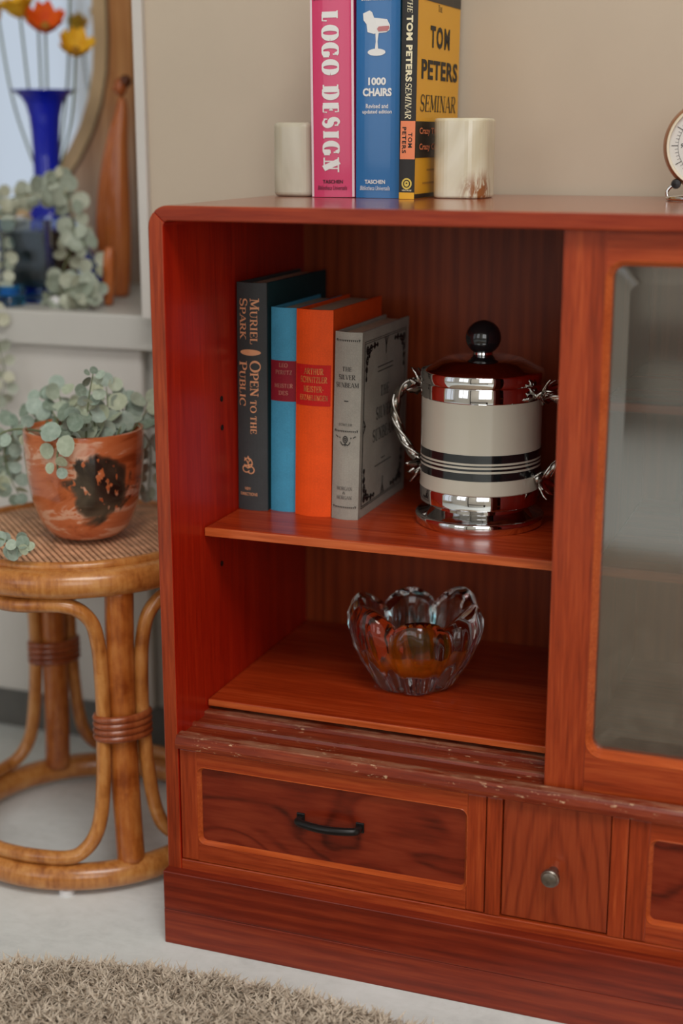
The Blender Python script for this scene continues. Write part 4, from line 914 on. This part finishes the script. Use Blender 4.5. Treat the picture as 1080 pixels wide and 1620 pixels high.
# jar, aqua glass, stones
jr = thing('candle_jar', 'thick square pale glass jar holding a dark candle', 'candle', (-0.4050, 0.478, ZL + .0003))
def sq_jar(w_, h_, th):
    lv = []
    def lp_(hw, z, rc=.006): return [(x, y, z) for x, y in sum([corner(cx, cy, rc, 90 * k, 90 * k + 90, 4) for k, (cx, cy) in enumerate(((hw - rc, hw - rc), (-hw + rc, hw - rc), (-hw + rc, -hw + rc), (hw - rc, -hw + rc)))], [])]
    L = [lp_(w_ / 2, 0), lp_(w_ / 2, h_), lp_(w_ / 2 - th, h_, .003), lp_(w_ / 2 - th, th * 1.5, .003)]; n_ = len(L[0]); V = sum(L, [])
    F = [(a * n_ + i, a * n_ + (i + 1) % n_, (a + 1) * n_ + (i + 1) % n_, (a + 1) * n_ + i) for a in range(3) for i in range(n_)] + [tuple(range(n_ - 1, -1, -1)), tuple(range(3 * n_, 4 * n_))]
    return V, F
V, F = sq_jar(0.086, 0.102, 0.013); mesh('jar_glass', V, F, M['jarglass'], jr)
box('dark_wax', -.0295, .0295, -.0295, .0295, .0185, .086, M['wax'], jr, 0.003); tube('wick', [(0, 0, .086), (.001, 0, .093)], .0008, M['wax'], jr, 6)
aq = thing('glass_tealight', 'small faceted aqua blue glass tealight holder', 'candle holder', (-0.4090, 0.411, ZL + .0003))
aq_pr = [(0.001, 0), (0.0175, 0), (0.0205, 0.004), (0.0170, 0.011), (0.0205, 0.018), (0.0165, 0.0245), (0.0135, 0.0245), (0.0135, 0.014), (0.001, 0.013)]
lathe('holder', aq_pr, M['aqua'], aq, 10)
lathe('tealight', [(0.001, .0135), (.0125, .0135), (.0125, .0200), (.001, .0200)], M['pebble'], aq, 20)
for (x, y, rx, rz, lb) in ((-0.3500, 0.420, .0085, .0065, 'white pebble on the ledge beside the aqua tealight'), (-0.3105, 0.462, .0088, .0075, 'white pebble on the ledge beside the wooden peg')):
    o = ellipsoid('white_pebble', (0, 0, rz), (rx, rx * .8, rz), M['pebble'], None, 16, 10, .06, int(x * 1000)); o.location = (x, y, ZL); tag(o, lb, 'pebble', 'white pebbles on the ledge')

# ================================================================== EUCALYPTUS
def leaf_mesh(name, cup, n_=12):
    V = [(0.5, 0, -cup)]; F = []
    for i in range(n_):
        a = 2 * PI * i / n_; rx = .5; x = .5 - rx * math.cos(a); y = .5 * math.sin(a) * (0.96 if x < .5 else 1.0); r2 = ((x - .5) ** 2 + y ** 2) / .25
        V.append((x, y, cup * (r2 - 1) + .05 * math.sin(2 * a)))
    for i in range(n_): F.append((0, 1 + i, 1 + (i + 1) % n_))
    me = bpy.data.meshes.new(name); me.from_pydata(V, [], F); me.polygons.foreach_set('use_smooth', [True] * len(F)); return me
LM = [leaf_mesh('leaf', .10), leaf_mesh('leaf', .16), leaf_mesh('leaf', .04)]
for m__ in LM: m__.materials.append(M['leaf'])
LM2 = [leaf_mesh('leaf', .08), leaf_mesh('leaf', .14)]
for m__ in LM2: m__.materials.append(M['leaf_pale'])
def leaf(par, base, dirv, nrm, size, meshes, rng):
    d = Vector(dirv).normalized(); nn = Vector(nrm); nn = (nn - d * nn.dot(d)); nn = nn.normalized() if nn.length > 1e-4 else d.orthogonal().normalized()
    y = nn.cross(d)
    o = bpy.data.objects.new('leaf', rng.choice(meshes)); o.parent = par
    o.matrix_local = Matrix.Translation(base) @ Matrix((d, y, nn)).transposed().to_4x4() @ Matrix.Scale(size, 4)
    COL.objects.link(o)
def sprig(par, pts, n, s0, s1, meshes, seed, face=(.5, -.8, .3), spread=1.0, tip=True, jitter=0.5, srad=.0011):
    rng = random.Random(seed); P = spline(pts, 8); N = len(P)
    tube('stem', P, [srad * (1 - .5 * i / N) for i in range(N)], M['stem'], par, 6)
    for k in range(n):
        u = (k + .6) / n; i = min(N - 2, int(u * (N - 1))); p = P[i].lerp(P[i + 1], u * (N - 1) - i); tg = (P[i + 1] - P[i]).normalized()
        sz = s0 + (s1 - s0) * u; fv = Vector(face).normalized()
        sd_ = tg.cross(fv).normalized()
        if k % 2: sd_ = tg.cross(sd_).normalized() * (1 if rng.random() < .5 else -1) * .5 + sd_ * .6
        for s in (-1, 1):
            d = sd_ * s * spread + tg * rng.uniform(.05, .7) + Vector((rng.uniform(-1, 1), rng.uniform(-1, 1), rng.uniform(-1, 1))) * jitter * .5
            nr = fv + tg * .5 + Vector((rng.uniform(-1, 1), rng.uniform(-1, 1), rng.uniform(-.5, 1))) * jitter
            leaf(par, p + d.normalized() * .003, d, nr, sz * rng.uniform(.8, 1.15), meshes, rng)
    if tip: leaf(par, P[-1], P[-1] - P[-3], face, s1, meshes, rng)

pp = thing('potted_eucalyptus', 'round-leaved eucalyptus spilling from glossy orange swirled pot on rattan stool', 'potted plant', (-0.1628, 0.154, 0.3540))
pot = lathe('pot', [(0.001, 0), (0.030, 0), (0.036, 0.002), (0.043, 0.009), (0.050, 0.022), (0.0555, 0.040), (0.0590, 0.060), (0.0612, 0.085), (0.0618, 0.108), (0.0612, 0.1125), (0.0590, 0.1130), (0.0572, 0.108), (0.0566, 0.085), (0.054, 0.060), (0.001, 0.055)], M['pot'], pp, 64)
lathe('soil', [(0.001, 0.094), (0.030, 0.095), (0.0567, 0.092)], M['soil'], pp, 32, cap=False)
ZP = .354
def W(*a): return [(x + .1628, y - .154, z - ZP) for x, y, z in a]

plant = [  # path in room coordinates, pairs of leaves, first and last leaf size, facing
 ([(-0.1521, 0.13, 0.4562), (-0.1485, 0.105, 0.4677), (-0.1516, 0.085, 0.4573), (-0.1519, 0.083, 0.4302)], 0, 0, 0, 0),
 ([(-0.1493, 0.135, 0.4522), (-0.1444, 0.13, 0.4795), (-0.139, 0.128, 0.506), (-0.132, 0.125, 0.5279)], 7, .022, .0085, 1),
 ([(-0.1944, 0.16, 0.4541), (-0.2129, 0.18, 0.4729), (-0.2376, 0.19, 0.4853)], 5, .021, .015, 1),
 ([(-0.1906, 0.16, 0.4544), (-0.2088, 0.19, 0.4748), (-0.2183, 0.2, 0.4944)], 5, .023, .018, 1),
 ([(-0.1419, 0.16, 0.4578), (-0.1483, 0.18, 0.4804), (-0.1543, 0.19, 0.5037)], 5, .022, .016, 1),
 ([(-0.1272, 0.16, 0.4588), (-0.1356, 0.19, 0.4727), (-0.144, 0.2, 0.4906)], 5, .021, .014, 1),
 ([(-0.1217, 0.17, 0.4573), (-0.121, 0.2, 0.4685), (-0.1153, 0.21, 0.484)], 5, .022, .018, 1),
 ([(-0.1266, 0.2, 0.462), (-0.1274, 0.23, 0.4386), (-0.1322, 0.24, 0.4083), (-0.1366, 0.24, 0.3826)], 6, .019, .014, 1),
 ([(-0.2150, 0.17, 0.464), (-0.2650, 0.195, 0.4520), (-0.2887, 0.2, 0.4259), (-0.2857, 0.2, 0.3978), (-0.2683, 0.19, 0.3790)], 10, .020, .015, 1),
 ([(-0.2130, 0.17, 0.466), (-0.2652, 0.2, 0.4580), (-0.2911, 0.21, 0.438), (-0.2966, 0.2, 0.4041)], 9, .022, .017, 1),
 ([(-0.1521, 0.145, 0.4533), (-0.141, 0.14, 0.4714), (-0.1414, 0.13, 0.4900)], 4, .021, .014, 1),
 ([(-0.1638, 0.14, 0.4567), (-0.1526, 0.12, 0.4720), (-0.1505, 0.11, 0.4780)], 3, .020, .017, 1),
 ([(-0.1874, 0.18, 0.4508), (-0.1979, 0.21, 0.4652), (-0.2014, 0.22, 0.4805)], 5, .022, .016, 1),
 ([(-0.2060, 0.150, 0.460), (-0.2330, 0.115, 0.4640), (-0.2560, 0.075, 0.430), (-0.2504, 0.05, 0.398), (-0.2223, 0.042, 0.3867), (-0.1978, 0.036, 0.3772), (-0.1648, 0.032, 0.3720)], 9, .017, .013, 1)]
for k, (p, n_, s0, s1, tip) in enumerate(plant):
    if n_: sprig(pp, W(*p), n_, s0, s1, LM, 40 + k)
    else: tube('stem', spline(W(*p), 8), .0011, M['stem'], pp, 6)
rng = random.Random(5)
for (x, y, z, d) in [(-0.1592, 0.085, 0.4746, 0.0223), (-0.1398, 0.080, 0.463, 0.0221), (-0.1665, 0.088, 0.4543, 0.0171), (-0.1444, 0.078, 0.4472, 0.013), (-0.1576, 0.078, 0.4398, 0.0118), (-0.1419, 0.074, 0.4368, 0.0117), (-0.1698, 0.095, 0.4579, 0.0146), (-0.1405, 0.1, 0.4832, 0.0197),
    (-0.1704, 0.030, 0.3686, 0.0169), (-0.1595, 0.025, 0.3777, 0.0142), (-0.1725, 0.025, 0.3739, 0.0117), (-0.1573, 0.023, 0.3711, 0.0116), (-0.191, 0.034, 0.3753, 0.0171), (-0.1766, 0.030, 0.3640, 0.0170), (-0.1513, 0.025, 0.3744, 0.0103)]:
    c_ = Vector(W((x, y, z))[0]); stem_x = -0.150 if z > .4 else -0.170; dv = Vector((x - stem_x + rng.uniform(-.002, .002), rng.uniform(-.002, .002), rng.uniform(-.006, .004))); dv.normalize()
    leaf(pp, c_ - dv * d * .5, dv, (.5 + rng.uniform(-.25, .25), -.8, .15 + rng.uniform(-.2, .35)), d, LM, rng)

gl = thing('eucalyptus_garland', 'dusty eucalyptus garland draped over the square candle jar and ledge', 'garland', (-0.36, 0.43, ZL))
def Wg(a): return [(x + .36, y - .43, z - ZL) for x, y, z in a]
garland = [
 ([(-0.4764, 0.49, 0.6679), (-0.4458, 0.48, 0.6805), (-0.4116, 0.47, 0.6868), (-0.3737, 0.46, 0.6899)], 9, .021, .020),
 ([(-0.3888, 0.47, 0.6894), (-0.3559, 0.46, 0.6901), (-0.3465, 0.46, 0.6675), (-0.3369, 0.45, 0.6377)], 9, .024, .019),
 ([(-0.3453, 0.46, 0.6407), (-0.345, 0.45, 0.6184), (-0.3492, 0.44, 0.596), (-0.334, 0.43, 0.5765)], 4, .017, .018),
 ([(-0.3422, 0.46, 0.6485), (-0.3225, 0.45, 0.6266), (-0.3049, 0.44, 0.6012), (-0.2985, 0.42, 0.5781)], 5, .018, .016),
 ([(-0.3733, 0.44, 0.5663), (-0.3392, 0.42, 0.5693), (-0.3112, 0.41, 0.5704), (-0.2900, 0.4, 0.5764)], 9, .022, .018),
 ([(-0.4427, 0.44, 0.6553), (-0.4208, 0.42, 0.6262), (-0.4176, 0.41, 0.6041), (-0.4184, 0.41, 0.5851)], 6, .020, .016),
 ([(-0.4387, 0.4, 0.5640), (-0.4046, 0.362, 0.5579), (-0.3915, 0.355, 0.511), (-0.3848, 0.355, 0.4792), (-0.3918, 0.355, 0.4534)], 8, .015, .017),
 ([(-0.3688, 0.47, 0.6934), (-0.3611, 0.47, 0.7000), (-0.3650, 0.46, 0.7060)], 3, .018, .015),
 ([(-0.3584, 0.43, 0.5669), (-0.3255, 0.41, 0.577), (-0.2990, 0.4, 0.580)], 7, .022, .018)]
for k, (p, n_, s0, s1) in enumerate(garland): sprig(gl, Wg(p), n_, s0, s1, LM2, 80 + k)

# ================================================================== RATTAN STOOL
SX, SY = -0.1845, 0.173
stl = thing('rattan_stool', 'round honey rattan stool with woven cane seat and bent loops', 'stool', (SX, SY, 0))
def circle(rad, z, n_=72): return [(rad * math.cos(2 * PI * i / n_), rad * math.sin(2 * PI * i / n_), z) for i in range(n_)]
tube('base_ring', circle(0.141, 0.0185), 0.0142, M['rattan'], stl, 14, True)
tube('seat_ring', circle(0.1385, 0.3325), 0.0150, M['rattan'], stl, 14, True)
tube('seat_rim', circle(0.1340, 0.3485), 0.0052, M['rattan'], stl, 10, True)
lathe('under_weave', [(0.001, 0.3455), (0.134, 0.3455), (0.134, 0.3475), (0.001, 0.3475)], M['cane2'], stl, 64)
V, F = [], []
pt_ = 0.0042; N_ = 31; Rr = 0.1305
for dirn in (0, 1):
    for i in range(-N_, N_ + 1):
        o_ = i * pt_
        if abs(o_) >= Rr: continue
        half = math.sqrt(Rr * Rr - o_ * o_); steps = max(2, int(2 * half / (pt_ / 2))); b = len(V)
        for k in range(steps + 1):
            u = -half + 2 * half * k / steps
            z_ = 0.3484 + 0.0007 * math.cos(PI * (u / pt_ + i + dirn))
            for s in (-1, 1):
                q = o_ + s * pt_ * .42; V.append((u, q, z_) if dirn == 0 else (q, u, z_))
        for k in range(steps):
            a = b + 2 * k; F.append((a, a + 2, a + 3, a + 1) if dirn == 0 else (a, a + 1, a + 3, a + 2))
mesh('cane_weave', V, F, M['cane'], stl, kind='stuff')
ang0 = -43
for k in range(4):
    a = math.radians(ang0 + 90 * k); cr, sr = math.cos(a), math.sin(a)
    tube('leg', spline([(.136 * cr, .136 * sr, .026), (.128 * cr, .128 * sr, .09), (.123 * cr, .123 * sr, .16), (.124 * cr, .124 * sr, .25), (.130 * cr, .130 * sr, .325)], 6), 0.0148, M['rattan_leg'], stl, 14)
    b = tube('binding', [(.1255 * cr - sr * .0275 * math.cos(q) + cr * .0172 * math.sin(q), .1255 * sr + cr * .0275 * math.cos(q) + sr * .0172 * math.sin(q), .1660) for q in [2 * PI * i / 28 for i in range(28)]], 0.0040, M['binding'], stl, 8, True)
    for j in range(1, 4):
        tube('binding_turn', [(.1255 * cr - sr * .0275 * math.cos(q) + cr * .0172 * math.sin(q), .1255 * sr + cr * .0275 * math.cos(q) + sr * .0172 * math.sin(q), .1660 + .0068 * j) for q in [2 * PI * i / 28 for i in range(28)]], 0.0040, M['binding'], b, 8, True)
    # bent loop filling the bay to the next leg
    a0, a1 = ang0 + 90 * k, ang0 + 90 * k + 90
    d0 = 12.5
    keys = []
    def P_(deg, rad, z): return (rad * math.cos(math.radians(deg)), rad * math.sin(math.radians(deg)), z)
    zt, zb = 0.3095, 0.0400
    half_ = [(45, .141, zb), (62, .141, zb), (70, .139, .047), (76.0, .136, .068), (79, .133, .108), (80.6, .129, .178), (80.6, .129, .232), (79.6, .130, .266), (76.4, .133, .293), (67, .1365, zt), (45, .1385, zt)]
    right_ = [P_(a0 + d, r_, z) for d, r_, z in half_]; left_ = [P_(a0 + 90 - d, r_, z) for d, r_, z in reversed(half_)]
    tube('bent_loop', spline(right_ + left_[1:-1], 6, True), 0.0076, M['rattan'], stl, 10, True)
    ft = math.radians(ang0 + 90 * k - 28)
    lathe('foot', [(0.001, 0.0), (0.0085, 0.0), (0.0085, 0.004), (0.0075, 0.006), (0.001, 0.006)], M['pebble'], stl, 16, (.141 * math.cos(ft), .141 * math.sin(ft), 0))

# ================================================================== ROUND RUG
rg = thing('round_rug', 'round taupe shaggy rug on pale floor before the cabinet', 'rug', (0.137, -0.768, 0))
RR = 0.700
lathe('backing', [(0.001, 0), (RR - .012, 0), (RR - .006, 0.006), (RR - .012, 0.010), (0.001, 0.010)], M['rugback'], rg, 96)
rng = random.Random(3); V, F = [], []
def tuft(x, y, h, wd):
    a = rng.uniform(0, 2 * PI); lean = rng.uniform(.3, 1.0) * h; dx, dy = math.cos(a), math.sin(a); b = len(V); tw = rng.uniform(0, 2 * PI)
    wx, wy = math.cos(tw) * wd, math.sin(tw) * wd; z0 = .006
    V.extend([(x - wx, y - wy, z0), (x + wx, y + wy, z0), (x + dx * lean * .35 - wx, y + dy * lean * .35 - wy, z0 + h * .6), (x + dx * lean * .35 + wx, y + dy * lean * .35 + wy, z0 + h * .6), (x + dx * lean, y + dy * lean, z0 + h * rng.uniform(.75, 1.0))])
    F.extend([(b, b + 1, b + 3, b + 2), (b + 2, b + 3, b + 4)])
for _ in range(70000):      # the crescent beside the cabinet, dense
    a = math.radians(rng.uniform(52, 128)); r_ = RR - .004 - .24 * rng.random() ** 1.2
    tuft(r_ * math.cos(a), r_ * math.sin(a), rng.uniform(.010, .019), rng.uniform(.0010, .0022))
for _ in range(26000):      # the rest
    a = rng.uniform(0, 2 * PI); r_ = RR * math.sqrt(rng.random()) * .995
    tuft(r_ * math.cos(a), r_ * math.sin(a), rng.uniform(.010, .017), rng.uniform(.0016, .0030))
mesh('pile', V, F, M['pile'], rg, kind='stuff')
